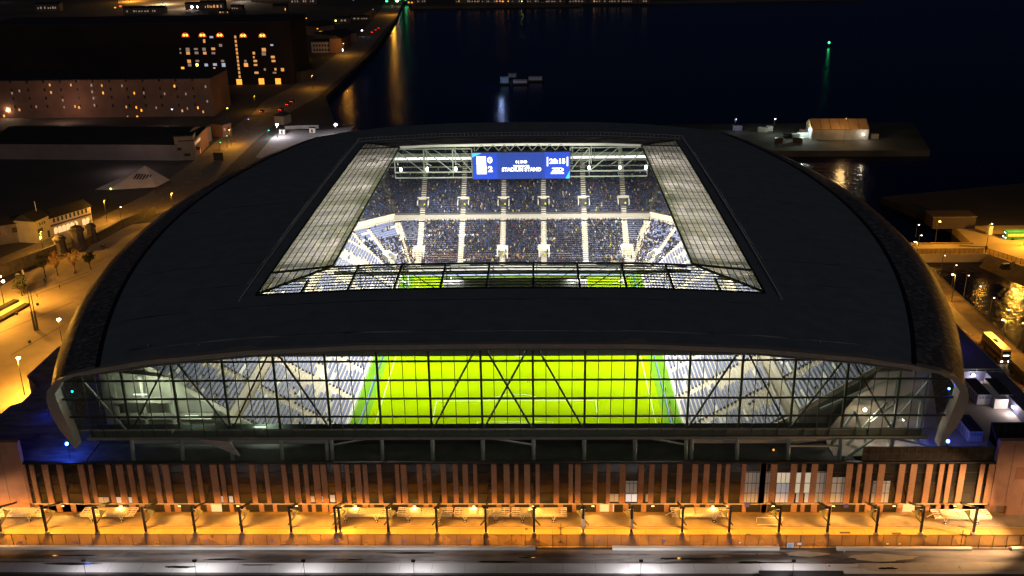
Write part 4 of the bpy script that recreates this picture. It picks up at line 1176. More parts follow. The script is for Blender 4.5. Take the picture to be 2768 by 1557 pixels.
# strong sodium lamps that light the right-hand road and the pier
for (x, y, h, lab, pw) in ((133.6,62,9,'orange street lamp where the approach road meets the pier',8000),(134.0,30,9,'orange street lamp halfway along the right approach road',6500),(134.0,-6,9,'orange street lamp opposite the white bus',11000),(134.0,-42,9,'orange street lamp at the near end of the approach road',11000),(180,84,10,'orange street lamp beside the green bus',26000),(192,62,10,'bright orange street lamp in the dock yard corner',26000),(150,88,8,'orange street lamp in the middle of the pier',5000)):
    lamp_post((x,y,0), h, lab, SOD, pw, E_sod, -.9 if x < 140 else .6, 0, 'orange street lamps on the right quay', r=.32)
for (px_, py_, h, lab, pw) in ((470,580,9,'orange street lamp on the diagonal road, nearest the stadium roof',1700),(625,395,9,'orange street lamp on the diagonal road below the tiled warehouse',1500),(690,300,9,'orange street lamp where the road bends',2600),(845,240,9,'orange street lamp beside the long brick shed',3500),(930,150,10,'orange street lamp beside the parked cars far up the road',6000),(1060,40,10,'orange street lamp at the far end of the road',9000),(120,690,9,'orange street lamp on the road in front of the corner tavern',1500),(290,600,9,'orange street lamp past the corner tavern',1500)):
    b = G(px_, py_); lamp_post((b.x,b.y,0), h, lab, SOD, pw*(6.0 if px_ < 640 else 1.0), emit('sodium_far', (1,.6,.25), 2.5), .5, 0, 'orange street lamps along the diagonal road', r=.2)
# plaza flood of light comes from posts west of the frame too
for px_, py_, lab in ((-60,900,'orange plaza lamp at the left edge beyond the twin poles'),):
    b = G(px_, py_); lamp_post((b.x,b.y,0), 9, lab, SOD, 10500, emit('sodium_plain', (1,.6,.2), 10), .4, 0, GL, r=.25)
b = G(757,365)
for pb, pt, lab in (((750,372),(750,342),'white floodlight beside the pale forecourt'),((908,372),(908,350),'white floodlight glaring behind the stadium roof')):
    g = G(*pb); v = V(*pt, g.y); lamp_post((g.x,g.y,0), max(7, v.z), lab, (1,.92,1), 6500, emit('flood_violet_white', (1,.86,1), 45), .4, 0, None, r=.8)
# facade bulkheads above the service yard
bulk = 0
for X in [-93+12.2*i for i in range(16)]:
    t = thing('wall_lamp', None, 'wall lamp', (X, -86.96, 2.42), 0, 'sodium wall lamps under the brick facade')
    t['label'] = 'sodium wall lamp below the brick strips, %s from the left' % ('first','second','third','fourth','fifth','sixth','seventh','eighth','ninth','tenth','eleventh','twelfth','thirteenth','fourteenth','fifteenth','last')[bulk]
    bulk += 1
    MB().box(-.3,.3,-.25,0,-.12,.1).build('lamp_body', M_steel, t)
    MB().box(-.26,.26,-.3,-.02,-.18,-.121).build('lamp_glass', emit('bulkhead', (1,.6,.2), 10), t)
    spot((0,-.5,-.2), (0,-5.5,-2.4), 900, (1,.50,.10), 165, .5, .3, t, 'lamp_light')
# floodlights on low posts over the quay road, seen from behind
QP = ((225,'farthest left'),(525,'second from the left'),(820,'third from the left'),(1117,'fourth from the left'),(1733,'fifth, alone right of centre'),(2146,'rightmost'))
for px_, wh in QP:
    v_ = V(px_, 1516, -108.3); g = Vector((v_.x, -108.3, -1.0)); hq = v_.z+1.0
    t = thing('floodlight_post', 'thin black floodlight post on the quay edge, %s' % wh, 'floodlight', (g.x,g.y,-1.0), 0, 'floodlight posts along the quay road')
    MB().tube((0,0,0),(0,0,hq-.1),.05,.04,6).build('post', M_black, t)
    MB().box(-.36,.36,-.10,.22,hq-.2,hq+.2).build('lamp_body', M_black, t)
    pw = {225:2200,525:3400,820:2600,1117:2600,1733:4200,2146:2600}[px_]
    MB().quad((-.3,.225,hq-.16),(-.3,.225,hq+.16),(.3,.225,hq+.16),(.3,.225,hq-.16)).build('lamp_glass', emit('quay_flood', (1,.93,.92), 6), t)
    for ax_ in (-5.5, 5.5): spot((ax_*.02,.6,hq), (ax_,4.6,1.0), pw*.95, (.98,.93,.97), 122, .9, .2, t)

# ================================================================= FACADE CANOPY POLES
def pole(X, Y, ztop, lab, double=False, face=1, white=False):
    t = thing('canopy_pole', lab, 'pole', (X, Y, 0), 0, 'black canopy poles in the service yard')
    MB().box(-.38,.38,-.38,.38,0,1.15).build('pole_base', mat('pole_base_concrete', (.42,.39,.34), .85), t)
    MB().box(-.2,.2,-.2,.2,1.15,ztop).build('post', M_black, t)
    MB().beam((0,0,ztop-.3),(0,-87.3-Y,3.2),.22,.4).build('arm', M_black, t)
    MB().beam((-1.2*face,2.2,1.2),(1.3*face,2.2,4.6),.26,.26).add([(.1*face,2.2,2.6),(1.2*face,2.25,4.5),(-.1,2.3,4.9)],[(0,1,2),(2,1,0)]).build('bracket', M_steel, t)
    MB().box(-.5,.5,0.7,1.3,5.90,6.05).build('lamp_body', M_black, t)  # lamp added under each arm to light the yard evenly
    MB().box(-.45,.45,0.75,1.25,5.85,5.895).build('lamp_glass', emit('added_canopy_sodium', (1,.6,.2), 8), t)
    spot((0,1.0,5.7), (0,2.6,0), 7400*(0.8 if X > 60 else 1), (1,.40,.045), 160, .7, .35, t, 'lamp_light')
    if white: MB().box(.21,.27,-.2,.2,2.2,ztop-.4).box(-.2,.2,-.28,-.21,2.0,4.2).build('reflective_strip', M_white, t)
    return t
pn = 0
words = ('first','second','third','fourth','fifth','sixth','seventh','eighth','ninth','tenth','eleventh','twelfth','thirteenth','fourteenth','fifteenth','sixteenth','seventeenth','eighteenth','nineteenth','twentieth','last')
PB = [(-7,1464),(118,1463.6),(255,1464),(388,1464),(523,1462),(653,1456),(787,1456),(909,1455),(920,1455),(1051,1450),(1182,1450),(1314,1450),(1444,1448),(1576,1449),(1706,1451),(1843,1453),(1970,1453),(2104,1453),(2236,1455),(2367,1455),(2489,1456),(2633,1458)]
for i, (px_, py_) in enumerate(PB):
    g = G(px_, py_); 
    pole(g.x, -94.6, 6.9, 'black canopy pole on a pale concrete base, %s from the left' % (('leftmost ',)+words)[min(i,21)].strip() if i else 'black canopy pole cut by the left picture edge', face=1 if px_ < 1400 else -1, white=px_ in (1576,1706))

# ================================================================= TRAILERS
M_trail = mat('trailer_white', (.80,.78,.72), .5, 0)
def trailer():
    t = thing('trailer', '', 'trailer', (0,0,0), 0, 'white steel trailers parked along the facade')
    L = 5.6
    mb = MB()
    for y in (-1.3,-.65,0,.65,1.3): mb.beam((-L,y,1.75),(L,y,1.75),.10,.16)
    for i in range(12): x = -L+i*2*L/11; mb.beam((x,-1.3,1.72),(x,1.3,1.72),.08,.1)
    mb.build('frame', M_trail, t)
    mb = MB()
    for (xa, xb) in ((-L+1.6,-.9),(-.7,L-1.6)): mb.box(xa,xb,-1.22,1.22,1.84,1.9)
    mb.build('deck', mat('trailer_deck', (.66,.60,.46), .7, 0, 3, .2), t)
    mb = MB()
    for y in (-1.3,1.3):
        mb.beam((-L,y,1.35),(L,y,1.35),.07,.07)
        for i in range(14):
            x = -L+i*2*L/14; mb.beam((x,y,1.35),(x+L/14,y,1.7),.05,.05).beam((x+L/14,y,1.7),(x+L/7,y,1.35),.05,.05)
    mb.build('lattice_side', M_trail, t)
    for x in (-3.4, 2.9):
        mb = MB()
        for y in (-1.25, 1.25): mb.beam((x-.5,y,1.65),(x,y,.45),.09,.09).beam((x+.5,y,1.65),(x,y,.45),.09,.09)
        mb.build('leg', M_trail, t)
        for y in (-1.3,1.3):
            w_ = MB().tube((x,y-.12,.33),(x,y+.12,.33),.33,None,14).build('wheel', M_tyre, t)
            MB().tube((x,y-.14,.33),(x,y+.14,.33),.16,None,10).build('hub', M_white, w_)
    MB().beam((-L,0,1.6),(-L-1.1,0,.9),.12,.12).build('tow_bar', M_trail, t)
    return t
tr0 = trailer()
TL = [(-102.0,'white steel trailer cut off at the left picture edge'),(-82.8,'white steel trailer standing alone near the left glowing doorway'),(-29.8+-.5,'white steel trailer, leftmost of the row of four'),(-17.5,'white steel trailer, second in the row of four'),(-5.9,'white steel trailer, third in the row of four'),(5.8,'white steel trailer, rightmost of the row of four beside the bright doorway'),(38.2,'white steel trailer standing alone right of centre'),(90.5,'white steel trailer at the far right by the lit doorway')]
TY_ = -88.55
for i, (X, lab) in enumerate(TL):
    if i == 0: tr0.location = (X,TY_,0.12); tr0['label'] = lab
    else: dup(tr0, (X,TY_ if i != 7 else -89.2,0.12), 0, lab)

# ================================================================= FENCE, KERB, SMALL THINGS
M_screen = glass('fence_screen', (.8,.74,.7), .62, .3, (.17,.10,.07), .35, .3)
fw = 2.66
xs_f = [-122+fw*i for i in range(93)]
def fence(x0, x1, lab):
    t = thing('screen_fence', lab, 'fence', ((x0+x1)/2,-98.1,0), 0, 'brown mesh screen fences along the quay road')
    cx_ = (x0+x1)/2
    MB().quad((x0-cx_,0,.25),(x1-cx_,0,.25),(x1-cx_,0,2.9),(x0-cx_,0,2.9)).build('mesh_screen', M_screen, t)
    mb = MB().beam((x0-cx_,-.03,2.92),(x1-cx_,-.03,2.92),.07,.07).beam((x0-cx_,-.03,.3),(x1-cx_,-.03,.3),.05,.05)
    mb.build('rail', M_black, t)
    n = int(round((x1-x0)/fw))
    p0 = MB().beam((0,-.06,0),(0,-.06,2.95),.10,.10).build('post', M_black, t)
    p0.location.x = x0-cx_
    for i in range(1, n+1):
        c = p0.copy(); COL.objects.link(c); c.parent = t; c.location.x = x0-cx_+i*(x1-x0)/n
    return t
fence(-125, -5, 'long brown screen fence left of the black lattice mast')
fence(-4.9, 56.3, 'brown screen fence from the lattice mast to the white notice board')
fence(56.4, 130, 'brown screen fence right of the white notice board')
def kerb_bar(x0, x1, y, lab):
    o = MB().box(x0,x1,y-.38,y+.38,0,.55).build('concrete_barrier', M_white); tag(o, lab, 'barrier', 'white concrete barriers below the fence')
kerb_bar(-125, 5, -98.75, 'long pale concrete barrier under the left half of the fence')
kerb_bar(20, 52.2, -98.75, 'pale concrete barrier under the fence left of the vehicle gap')
kerb_bar(63.2, 89, -98.85, 'pale concrete barrier right of the vehicle gap')
kerb_bar(96.6, 130, -98.85, 'pale concrete barrier at the far right edge')
def sign(px_, py_, w_, h_, m_, lab, Y=-98.2, cat='sign', lines=None):
    p = V(px_, py_, Y); t = MB().box(-w_/2,w_/2,-.04,0,-h_/2,h_/2).build('sign', m_); t.location = (p.x,Y,p.z)
    tag(t, lab, cat)
    if lines:
        mb = MB()
        for i in range(lines): mb.box(-w_*.36,w_*.36,-.05,-.041,h_*(.32-.64*i/max(1,lines-1)+-.03),h_*(.32-.64*i/max(1,lines-1)+.03))
        mb.build('printed_line', mat('print_blue', (.1,.3,.6), .6), t)
    return t
M_notice = mat('notice_white', (.75,.78,.85), .5); M_sblue = mat('sign_blue', (.06,.07,.45), .5)
sign(2136,1475,1.25,1.35,M_notice,'large white notice board with blue lines on the fence',lines=6)
sign(2161,1470,.75,.5,M_notice,'small white sign right of the large notice board',lines=2)
sign(2000,1467,.45,.22,M_notice,'tiny white plate on the fence left of the notice board')
for px_, lab in ((58,'small blue sign on the fence below the first trailer'),(202,'faint blue sign on the fence left of the lone trailer'),(558,'bright blue sign on the fence below the long brick gap'),(735,'small violet sign on the fence left of the double pole'),(912,'bright blue sign on the fence below the double pole'),(1091,'violet sign on the fence below the row of trailers'),(1264,'dark square sign on the fence below the row of trailers'),(1618,'violet sign on the fence right of the lattice mast'),(1794,'blue oval sign on the fence left of the lone trailer'),(1973,'small violet sign on the fence right of the lone trailer')):
    sign(px_,1462 if px_ > 300 else 1466,.62,.34,M_sblue,lab)
for px_, lab in ((2399,'small white plate on the fence, left of a pair'),(2432,'small white plate on the fence, right of a pair')): sign(px_,1470,.4,.22,M_notice,lab)
sign(339,1372,.8,.8,M_sblue,'square blue gate number sign under the brick strips at the left',-87.06)
s_ = sign(2020,1364,.95,1.0,M_sblue,'blue gate sign above a brick pier right of centre',-87.06)
sign(2287,1367,.95,.9,M_sblue,'blue gate sign on a brick pier near the right end',-87.06)
o = [x for x in COL.objects if x.get('label') == 'square blue gate number sign under the brick strips at the left'][0]
def lettering_on(o, s, h, w_):
    q = text(s, 0, 0, h, w_, 'lettering', M_notice, o, .02)
    for v in q.data.vertices: v.co.y = -.055
lettering_on(o, '21', .5, .55)
# manholes and yard covers
M_cover = mat('iron_cover', (.05,.04,.03), .6, .4)
for px_, py_, w_, lab in ((813,1446,.75,'small iron cover left of the double pole'),(960,1424,.75,'small iron cover below the row of trailers'),(1423,1430,.55,'tiny iron cover left of the lattice mast'),(1752,1420,.7,'iron cover right of centre in the yard'),(2023,1446,.9,'iron cover with yellow edge near the sign post'),(2284,1440,2.1,'wide rectangular yard grating, left of two'),(2423,1442,1.8,'wide rectangular yard grating, right of two')):
    g = G(px_, py_); o = MB().box(-w_/2,w_/2,-.32,.32,0,.012).build('drain_cover', M_cover); o.location = (g.x,g.y,.005); tag(o, lab, 'drain cover')
# lattice masts by the fence, sign post
def mast(px_, py_b, h, lab, w_=1.3):
    g = G(px_, py_b); t = thing('mast', lab, 'mast', (g.x,g.y,0), 0, 'black masts with a cross arm')
    MB().tube((0,0,0),(0,0,h),.09,.06).build('post', M_black, t)
    MB().beam((-w_/2,0,h*.78),(w_/2,0,h*.78),.07,.07).beam((-w_*.3,0,h*.70),(w_*.3,0,h*.70),.05,.05).build('cross_arm', M_black, t)
    MB().box(-.45,.45,-.2,.2,0,.06).build('foot', M_black, t)
mast(1516,1466,4.4,'black mast with cross arm standing in front of the fence at centre')
mast(2596,1480,3.9,'black mast with cross arm in front of the fence at the right')
for px_, lab in ((2065,'short yellow-lit post left of the notice board'),):
    g = G(px_,1440); t = MB().tube((0,0,0),(0,0,1.2),.09).build('bollard', mat('bollard_yellow', (.6,.45,.1), .6)); t.location = (g.x,g.y,0); tag(t, lab, 'bollard')
g = G(2280,1487); t = MB().tube((0,0,0),(0,0,.55),.12,.04).build('traffic_cone', M_white); t.location = (g.x,-99.6,.0); tag(t, 'small white cone beside the right barrier', 'cone')
# metal barrier right of the lone trailer
t = thing('crowd_barrier', 'low white and red barrier frame right of the lone trailer', 'barrier', (52.3,-89.6,.12)); MB().beam((-2.6,0,1.0),(2.6,0,1.0),.08,.08).beam((-2.6,-1.2,.15),(2.6,-1.2,.15),.08,.08).beam((-2.6,0,0),(-2.6,0,1),.08,.08).beam((2.6,0,0),(2.6,0,1),.08,.08).build('frame', M_trail, t)
MB().beam((2.6,0,.05),(2.6,-1.2,.05),.12,.2).build('foot', mat('red_paint', (.4,.04,.03), .6), t)
# debris on the quay road
for px_, py_, c, lab in ((2225,1517,(.4,.08,.05),'red scrap lying on the wet quay road, upper of two'),(2241,1530,(.5,.15,.1),'pink red scrap lying on the wet quay road, lower of two'),(2593,1533,(.6,.58,.55),'white rag at the edge of the pale patch'),(2046,1498,(.08,.07,.07),'dark bent pipe on the quay road near the barrier end')):
    g = G(px_, py_); o = MB().add([(-.3,-.1,0),(.25,-.2,0),(.35,.15,0),(-.1,.25,0),(-.05,0,.22),(.15,.05,.16)],[(0,1,4),(1,5,4),(1,2,5),(2,3,5),(3,4,5),(3,0,4),(0,3,2,1)]).build('debris', mat('debris_'+lab[:4].strip(), c, .8)); o.location = (g.x,g.y,.01); tag(o, lab, 'debris')
# roof of something at the lower picture edges
t = thing('site_cabin', 'dark flat cabin roof at the bottom edge right of centre', 'cabin', (55.5,-108.5,-2.5)); MB().box(-8.5,6.5,-2.5,1.9,0,3.0).build('wall', M_concd, t); MB().box(-8.8,6.8,-2.8,2.2,3.0,3.2).build('roof', M_black, t)
t = thing('moored_hull', 'dark curved hull top poking over the quay edge at lower left', 'boat', (-71.5,-109.3,-2.9)); mb = MB()
n = 20; top = [(6.0*math.cos(2*math.pi*i/n), 2.4*math.sin(2*math.pi*i/n)) for i in range(n)]
mb.add([(x*.8,y*.8,0) for x,y in top]+[(x,y,2.6) for x,y in top]+[(x*.93,y*.9,3.2) for x,y in top], [(i,(i+1)%n,n+(i+1)%n,n+i) for i in range(n)]+[(n+i,n+(i+1)%n,2*n+(i+1)%n,2*n+i) for i in range(n)]+[tuple(range(2*n,3*n))])
mb.build('hull', M_black, t); MB().box(-2.2,1.5,-.8,.8,3.2,3.5).build('hatch', M_steel, t)

# unseen quay lamps past both ends of the facade, throwing sodium light along the brickwork
for X, aimx, pw, lab in ((104.5,68,95000,'tall sodium lamp at the right end of the quay, nearer one'),(118,100,26000,'tall sodium lamp at the right end of the quay, farther one'),(-112,-96,16000,'tall sodium lamp at the left end of the quay')):
    t = thing('street_lamp', lab, 'street lamp', (X,-100.6,0), 0, 'tall quay lamps')
    MB().tube((0,0,0),(0,0,12),.16,.09).build('post', M_steel, t); MB().box(-.5,.5,-.3,.3,12,12.25).build('lamp_head', M_steel, t); MB().ball((0,0,11.85),.3,8,5,.5).build('lamp_glass', E_sod, t)
    spot((0,.2,11.5), (aimx-X,14,-6), pw, (1,.56,.25), 80 if X < 110 else 100, .7, .4, t, 'lamp_light')
# ================================================================= BUILDINGS AROUND
def bldg(name, lab, p0, p1, depth, h, mw, mroof=None, cat='building', group=None, windows=(), roof='flat', z0=0.0, hr=3.0):
    """front wall runs from p0 to p1 on the ground; windows = (u0,v0,u1,v1,material) in metres along / up"""
    p0 = Vector((p0[0],p0[1],0)); p1 = Vector((p1[0],p1[1],0)); d = p1-p0; L = d.length; rz = math.atan2(d.y, d.x)
    t = thing(name, lab, cat, (p0.x,p0.y,z0), rz, group)
    MB().box(0,L,0,depth,0,h).build('wall', mw, t)
    mr = mroof or M_slate
    if roof == 'flat': MB().box(-.3,L+.3,-.3,depth+.3,h+.003,h+.5).build('roof', mr, t)
    elif roof == 'gable':
        MB().add([(-.4,-.5,h),(L+.4,-.5,h),(L+.4,depth+.5,h),(-.4,depth+.5,h),(-.4,depth/2,h+hr),(L+.4,depth/2,h+hr)],[(0,1,5,4),(2,3,4,5),(0,4,3),(1,2,5),(3,2,1,0)]).build('roof', mr, t)
    elif roof == 'hip':
        e = min(depth/2, L/3)
        MB().add([(-.4,-.5,h),(L+.4,-.5,h),(L+.4,depth+.5,h),(-.4,depth+.5,h),(e,depth/2,h+hr),(L-e,depth/2,h+hr)],[(0,1,5,4),(2,3,4,5),(3,0,4),(1,2,5),(3,2,1,0)]).build('roof', mr, t)
    for (u0,v0,u1,v1,m) in windows:
        MB().box(u0,u1,-.06,.0-.001,v0,v1).build('window', m, t)
    return t
# old brick warehouse with scattered lit windows (upper left)
WA_Y = 338.0
def U(px, py, Y, x0): p = V(px, py, Y); return p.x-x0, p.z
a = V(-30, 325, WA_Y); b = V(600, 325, WA_Y)
wl = []
for (zx, zy, s_, m) in ((487,832,9,E_win),(500,905,9,E_win),(615,980,8,E_wind),(628,1048,6,E_wind),(694,832,8,E_win),(895,835,9,E_wind),(903,900,8,E_wind),(915,962,8,E_wind),(925,1030,8,E_wind),(997,838,8,E_win),(1010,910,8,E_winy),(1315,912,7,E_winy),(1408,910,7,E_wind),(1612,918,8,E_wind),(1708,843,9,E_winy),(2013,848,8,E_wind),(1820,920,7,E_wind),(2030,992,8,E_wind),(118,912,9,E_wind),(190,890,8,E_wind),(1195,840,8,E_wind),(1335,1052,8,E_winy),(1385,1080,9,E_winy),(1345,1145,10,E_winy),(1250,1145,8,E_wind),(1530,1055,7,E_wind),(1785,1085,9,E_win),(1835,1062,7,E_wind),(1938,1055,8,E_winy),(1990,1095,8,E_win),(735,1042,8,E_win),(775,1052,11,E_win),(355,1045,8,E_wind),(95,1070,9,E_win),(190,1075,10,E_win),(40,1135,10,E_winy),(1237,1047,7,E_win)):
    u_, z_ = U(zx/3.623, zy/3.622, WA_Y, a.x); h_ = 1.1
    wl.append((u_-.42*s_/8, z_-.75, u_+.42*s_/8, z_+.75, m))
wa = bldg('brick_warehouse', 'long brown brick warehouse with scattered small lit windows', (a.x,WA_Y), (V(580,325,WA_Y).x,WA_Y), 36, V(200,217,WA_Y).z, M_brickold, windows=wl)
L_ = V(580,325,WA_Y).x-a.x
for zf in (6,11,16,21):
    for i in range(1, int(L_/5)-1, 2): MB().box(2+5*i,3.1+5*i,-.05,-.002,zf,zf+1.8).build('window', mat('blind_window', (.03,.025,.02), .3), wa)
# big tobacco warehouse behind
TYY = 452.0
a = V(-20, 250, TYY); bx = V(800, 250, TYY).x; H = V(600, 62, TYY).z
wl = []
for zx, zy, wd_, hd_, m in [(2304+(zy-362)*.113,zy,16,20,E_win) for zy in (362,404,444,483,520,560,597,636,672,711,750)]+[(1838,485,32,26,E_wind),(1842,520,30,22,E_win),(1852,600,30,24,E_win),(1858,636,28,22,E_wind),(1998,482,28,22,E_wind),(2006,520,28,20,E_win),(2088,478,32,18,E_win),(2090,520,30,16,E_wind),(1764,480,12,12,E_wind),(1768,518,14,14,E_wind),(1918,480,32,14,E_wind),(1925,518,32,18,E_wind),(1933,597,30,16,E_wind),(1930,635,18,18,E_yel),(1790,672,26,26,E_winy),(2020,636,28,20,E_winc),(2105,632,32,18,E_winc),(2190,636,30,28,E_winc),(2180,597,26,16,E_wind),(2100,672,18,20,E_win),(1946,710,24,14,E_wind),(2160,444,26,20,E_wind),(2000,402,18,26,E_win),(2070,363,30,14,E_winc),(2412,636,30,26,E_win),(2404,600,20,20,E_wind),(2486,520,20,20,E_win),(2486,560,14,14,E_win),(2500,597,30,16,E_win),(2503,636,30,14,E_win),(2512,712,34,16,E_win)]:
    u_, z_ = U(zx/3.623, zy/3.622, TYY, a.x); k = .083
    wl.append((u_-wd_*k/2*1.0, z_-hd_*k*.55, u_+wd_*k/2, z_+hd_*k*.55, m))
for zx, zy, wd_, hd_, m in ((410,487,34,26,E_win),(410,527,34,24,E_wind),(498,558,32,18,E_win),(505,597,32,16,E_win),(488,441,24,12,E_winc),(524,678,16,18,E_win),(515,712,30,12,E_wind),(593,682,26,24,E_win),(420,680,16,18,E_wind),(235,636,34,26,E_win)):
    u_, z_ = U(600+zx/3.623, zy/3.622, TYY, a.x); k = .083
    wl.append((u_-wd_*k/2, z_-hd_*k*.55, u_+wd_*k/2, z_+hd_*k*.55, m))
for px_, py_ in ((647,224),(707,222),(752,222)):
    u_, z_ = U(px_, py_, TYY, a.x); wl.append((u_-1.9, z_-3.0, u_+1.9, z_+2.6, E_winy))
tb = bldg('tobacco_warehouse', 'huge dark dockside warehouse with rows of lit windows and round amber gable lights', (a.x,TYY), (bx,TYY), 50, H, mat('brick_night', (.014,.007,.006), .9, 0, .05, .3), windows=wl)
for px_, py_ in ((501,95),(547,95),(594,95),(657,96),(709,96)):
    p = V(px_, py_, TYY); u_ = p.x-a.x
    mb = MB()
    for s_ in (-1,1):
        c = (u_+s_*1.0, p.z); pts = [(c[0]+.85*math.cos(q_), -.12, c[1]+.85*math.sin(q_)) for q_ in [math.pi*2*i/10 for i in range(10)]]; mb.poly(pts)
    mb.build('round_window', emit('gable_amber', (1.0,.5,.08), 3.2), tb)
    mb = MB(); pts = []
    for i in range(12):
        a0 = math.pi*i/12; a1 = math.pi*(i+1)/12
        mb.quad((u_+2.6*math.cos(a0),-.1,p.z-.9+2.6*math.sin(a0)),(u_+2.1*math.cos(a0),-.1,p.z-.9+2.1*math.sin(a0)),(u_+2.1*math.cos(a1),-.1,p.z-.9+2.1*math.sin(a1)),(u_+2.6*math.cos(a1),-.1,p.z-.9+2.6*math.sin(a1)))
    mb.box(u_-2.6,u_+2.6,-.1,-.05,p.z-1.3,p.z-.9)
    mb.build('arch_light', emit('gable_red', (1.0,.09,.01), 1.0), tb)
# long pale shed wall and house on its corner
g0 = G(-30, 430); g1 = G(482, 434)
bldg('pale_shed', 'long low shed with a pale blank wall and dark roof', (g0.x,g0.y), (g1.x,g1.y), 46, 8.0, mat('pale_wall', (.17,.14,.14), .9, 0, .12, .15), windows=((118,0.1,123,4.2,M_black),), roof='gable', hr=4)
g0 = G(478,434); g1 = G(528,432); g2 = G(565,392)
t = bldg('corner_building', 'pale two-storey corner building with a lit sign strip by the diagonal road', (g0.x,g0.y), (g1.x,g1.y), 8, 12.0, mat('stucco', (.20,.17,.14), .9, 0, .4, .1), windows=((1,5,3,6.5,M_black),(4,2,7,3.4,M_black),(10,5,12,6.5,M_black)), roof='flat')
bldg('corner_annex', 'slanting shop front with an orange lit fascia beside the corner building', (g1.x,g1.y), (g2.x,g2.y), 7, 9.5, M_brickold, windows=((3,6.6,16,8.2,E_wind),(9,6.7,15,8.0,E_win),(2,3.5,3,5,M_black),(4.5,3.5,5.5,5,M_black),(7,3.5,8,5,M_black),(10,3.5,11,5,M_black),(12.4,.4,13.2,3.0,E_win)), roof='flat')
# tent-like pale roof
g = G(350, 525)
t = thing('tent_roof', 'pale pointed membrane roof standing alone on dark ground', 'tent', (g.x,g.y,0), .12)
MB().add([(-15,2,2.2),(-8,-2,2.8),(12,-1,3.0),(16,9,3.5),(4,17,8.5),(-4,15,5.0)],[(0,1,4),(1,2,4),(2,3,4),(0,4,5)]).build('membrane', mat('tent_fabric', (.75,.70,.78), .8, 0, .2, .12), t)
MB().tube((-8,-2,0),(-8,-2,2.8),.15).tube((12,-1,0),(12,-1,3),.15).tube((16,9,0),(16,9,3.5),.15).tube((4,17,0),(4,17,8.5),.2).tube((-15,2,0),(-15,2,2.2),.15).build('mast', M_steel, t)
mb = MB()
for i in range(6): mb.add([(1.0+1.2*i,5.5,5.35-.10*i),(1.6+1.2*i,5.5,5.3-.10*i),(2.5+1.2*i,9,6.95-.16*i),(1.9+1.2*i,9,7.0-.16*i)],[(0,1,2,3)])
mb.build('vent', M_black, t)
MB().ball((-7,-2.2,3.4),.35,6,4).build('lamp_glass', E_yel, t)
# corner tavern: white gabled front facing the plaza and long lit side wing
g0 = G(103,658); g1 = G(141,640); g2 = G(252,605)
M_tav = mat('tavern_render', (.42,.38,.27), .85, 0, .5, .1)
t = bldg('corner_tavern', 'cream corner tavern with a gabled front and arched lit windows', (g0.x,g0.y), (g1.x,g1.y), 9, 8.6, M_tav, windows=((2.6,6.2,3.2,7.3,M_black),(3.9,6.2,4.5,7.3,M_black),(5.2,6.2,5.8,7.3,M_black),(1,3.6,4,5.2,mat('tavern_board', (.06,.06,.09), .6)),(6.2,.3,7.4,3.0,M_black),(1.4,1.2,2.4,2.2,E_yel)), roof='gable', hr=2.6)
MB().tube((6.5,3.5,9.5),(6.5,3.5,14.5),.12).build('flagpole', M_white, t)
wl = []
d_ = (Vector(g2[:2])-Vector(g1[:2])); L_ = d_.length
for i in range(9):
    u0 = 1.2+i*(L_-2.4)/9
    wl.append((u0+.4,5.2,u0+1.2,6.9,M_black))
t2 = bldg('tavern_wing', 'long two-storey tavern wing with bright arched ground-floor windows', (g1.x,g1.y), (g2.x,g2.y), 8, 7.2, mat('tavern_wing_render', (.42,.36,.34), .85), windows=wl, roof='gable', hr=2.4)
for i in range(9):
    if i in (6,): continue
    u0 = 1.2+i*(L_-2.4)/9; wv_ = .85
    pts = [(u0,-.08,.7),(u0+2*wv_,-.08,.7),(u0+2*wv_,-.08,2.5)]+[(u0+wv_+wv_*math.cos(q_),-.08,2.5+wv_*.9*math.sin(q_)) for q_ in [math.pi*k/6 for k in range(1,6)]]+[(u0,-.08,2.5)]
    MB().poly(pts).build('arched_window', emit('tavern_glow', (1.0,.70,.32), .85), t2)
MB().box(0.2,L_-.2,-.10,-.01,3.9,4.6).build('fascia', mat('tavern_fascia', (.05,.04,.04), .6), t2)
point((L_/2,-4,3.5), 250, (1,.65,.3), 1.0, t2, 'window_glow')
# dim terraces at far left
g0 = G(-40,668); g1 = G(98,648)
bldg('dim_terrace', 'dim grey terrace building left of the corner tavern', (g0.x,g0.y), (g1.x,g1.y), 9, 7.5, mat('dim_render', (.14,.12,.13), .9, 0, .3, .3), windows=((4,4,6,6,M_black),(10,4,12,6,M_black),(15,1,17,3,M_black),(15,4,17,6,M_black)), roof='gable', hr=2)
# granite gate towers and dock wall
def gate_tower(px_, py_, h, r_, lab):
    g = G(px_, py_); t = thing('gate_tower', lab, 'tower', (g.x,g.y,0), 0, 'granite gate towers of the dock wall')
    n = 8; mb = MB()
    prof_ = [(0,r_*1.15),(h*.1,r_*1.05),(h*.72,r_*.9),(h*.74,r_*1.12),(h*.84,r_*1.15),(h*.86,r_*.95),(h*.95,r_*.8),(h,r_*.25)]
    vs = []
    for z_, rr in prof_:
        for i in range(n): q_ = 2*math.pi*(i+.5)/n; vs.append((rr*math.cos(q_), rr*math.sin(q_), z_))
    fs = []
    for j in range(len(prof_)-1):
        for i in range(n): fs.append((j*n+i, j*n+(i+1)%n, (j+1)*n+(i+1)%n, (j+1)*n+i))
    fs.append(tuple(range((len(prof_)-1)*n, len(prof_)*n)))
    mb.add(vs, fs).build('shaft', M_stone, t)
    MB().tube((0,0,h),(0,0,h+1.1),.25,.15).build('finial', M_stone, t)
gate_tower(166,682,6.6,2.1,'short granite gate tower left of the tallest one')
gate_tower(216,676,9.6,2.4,'tallest granite gate tower, in the middle of the three')
gate_tower(252,655,7.6,1.7,'granite gate tower at the right, beside the pale gate panels')
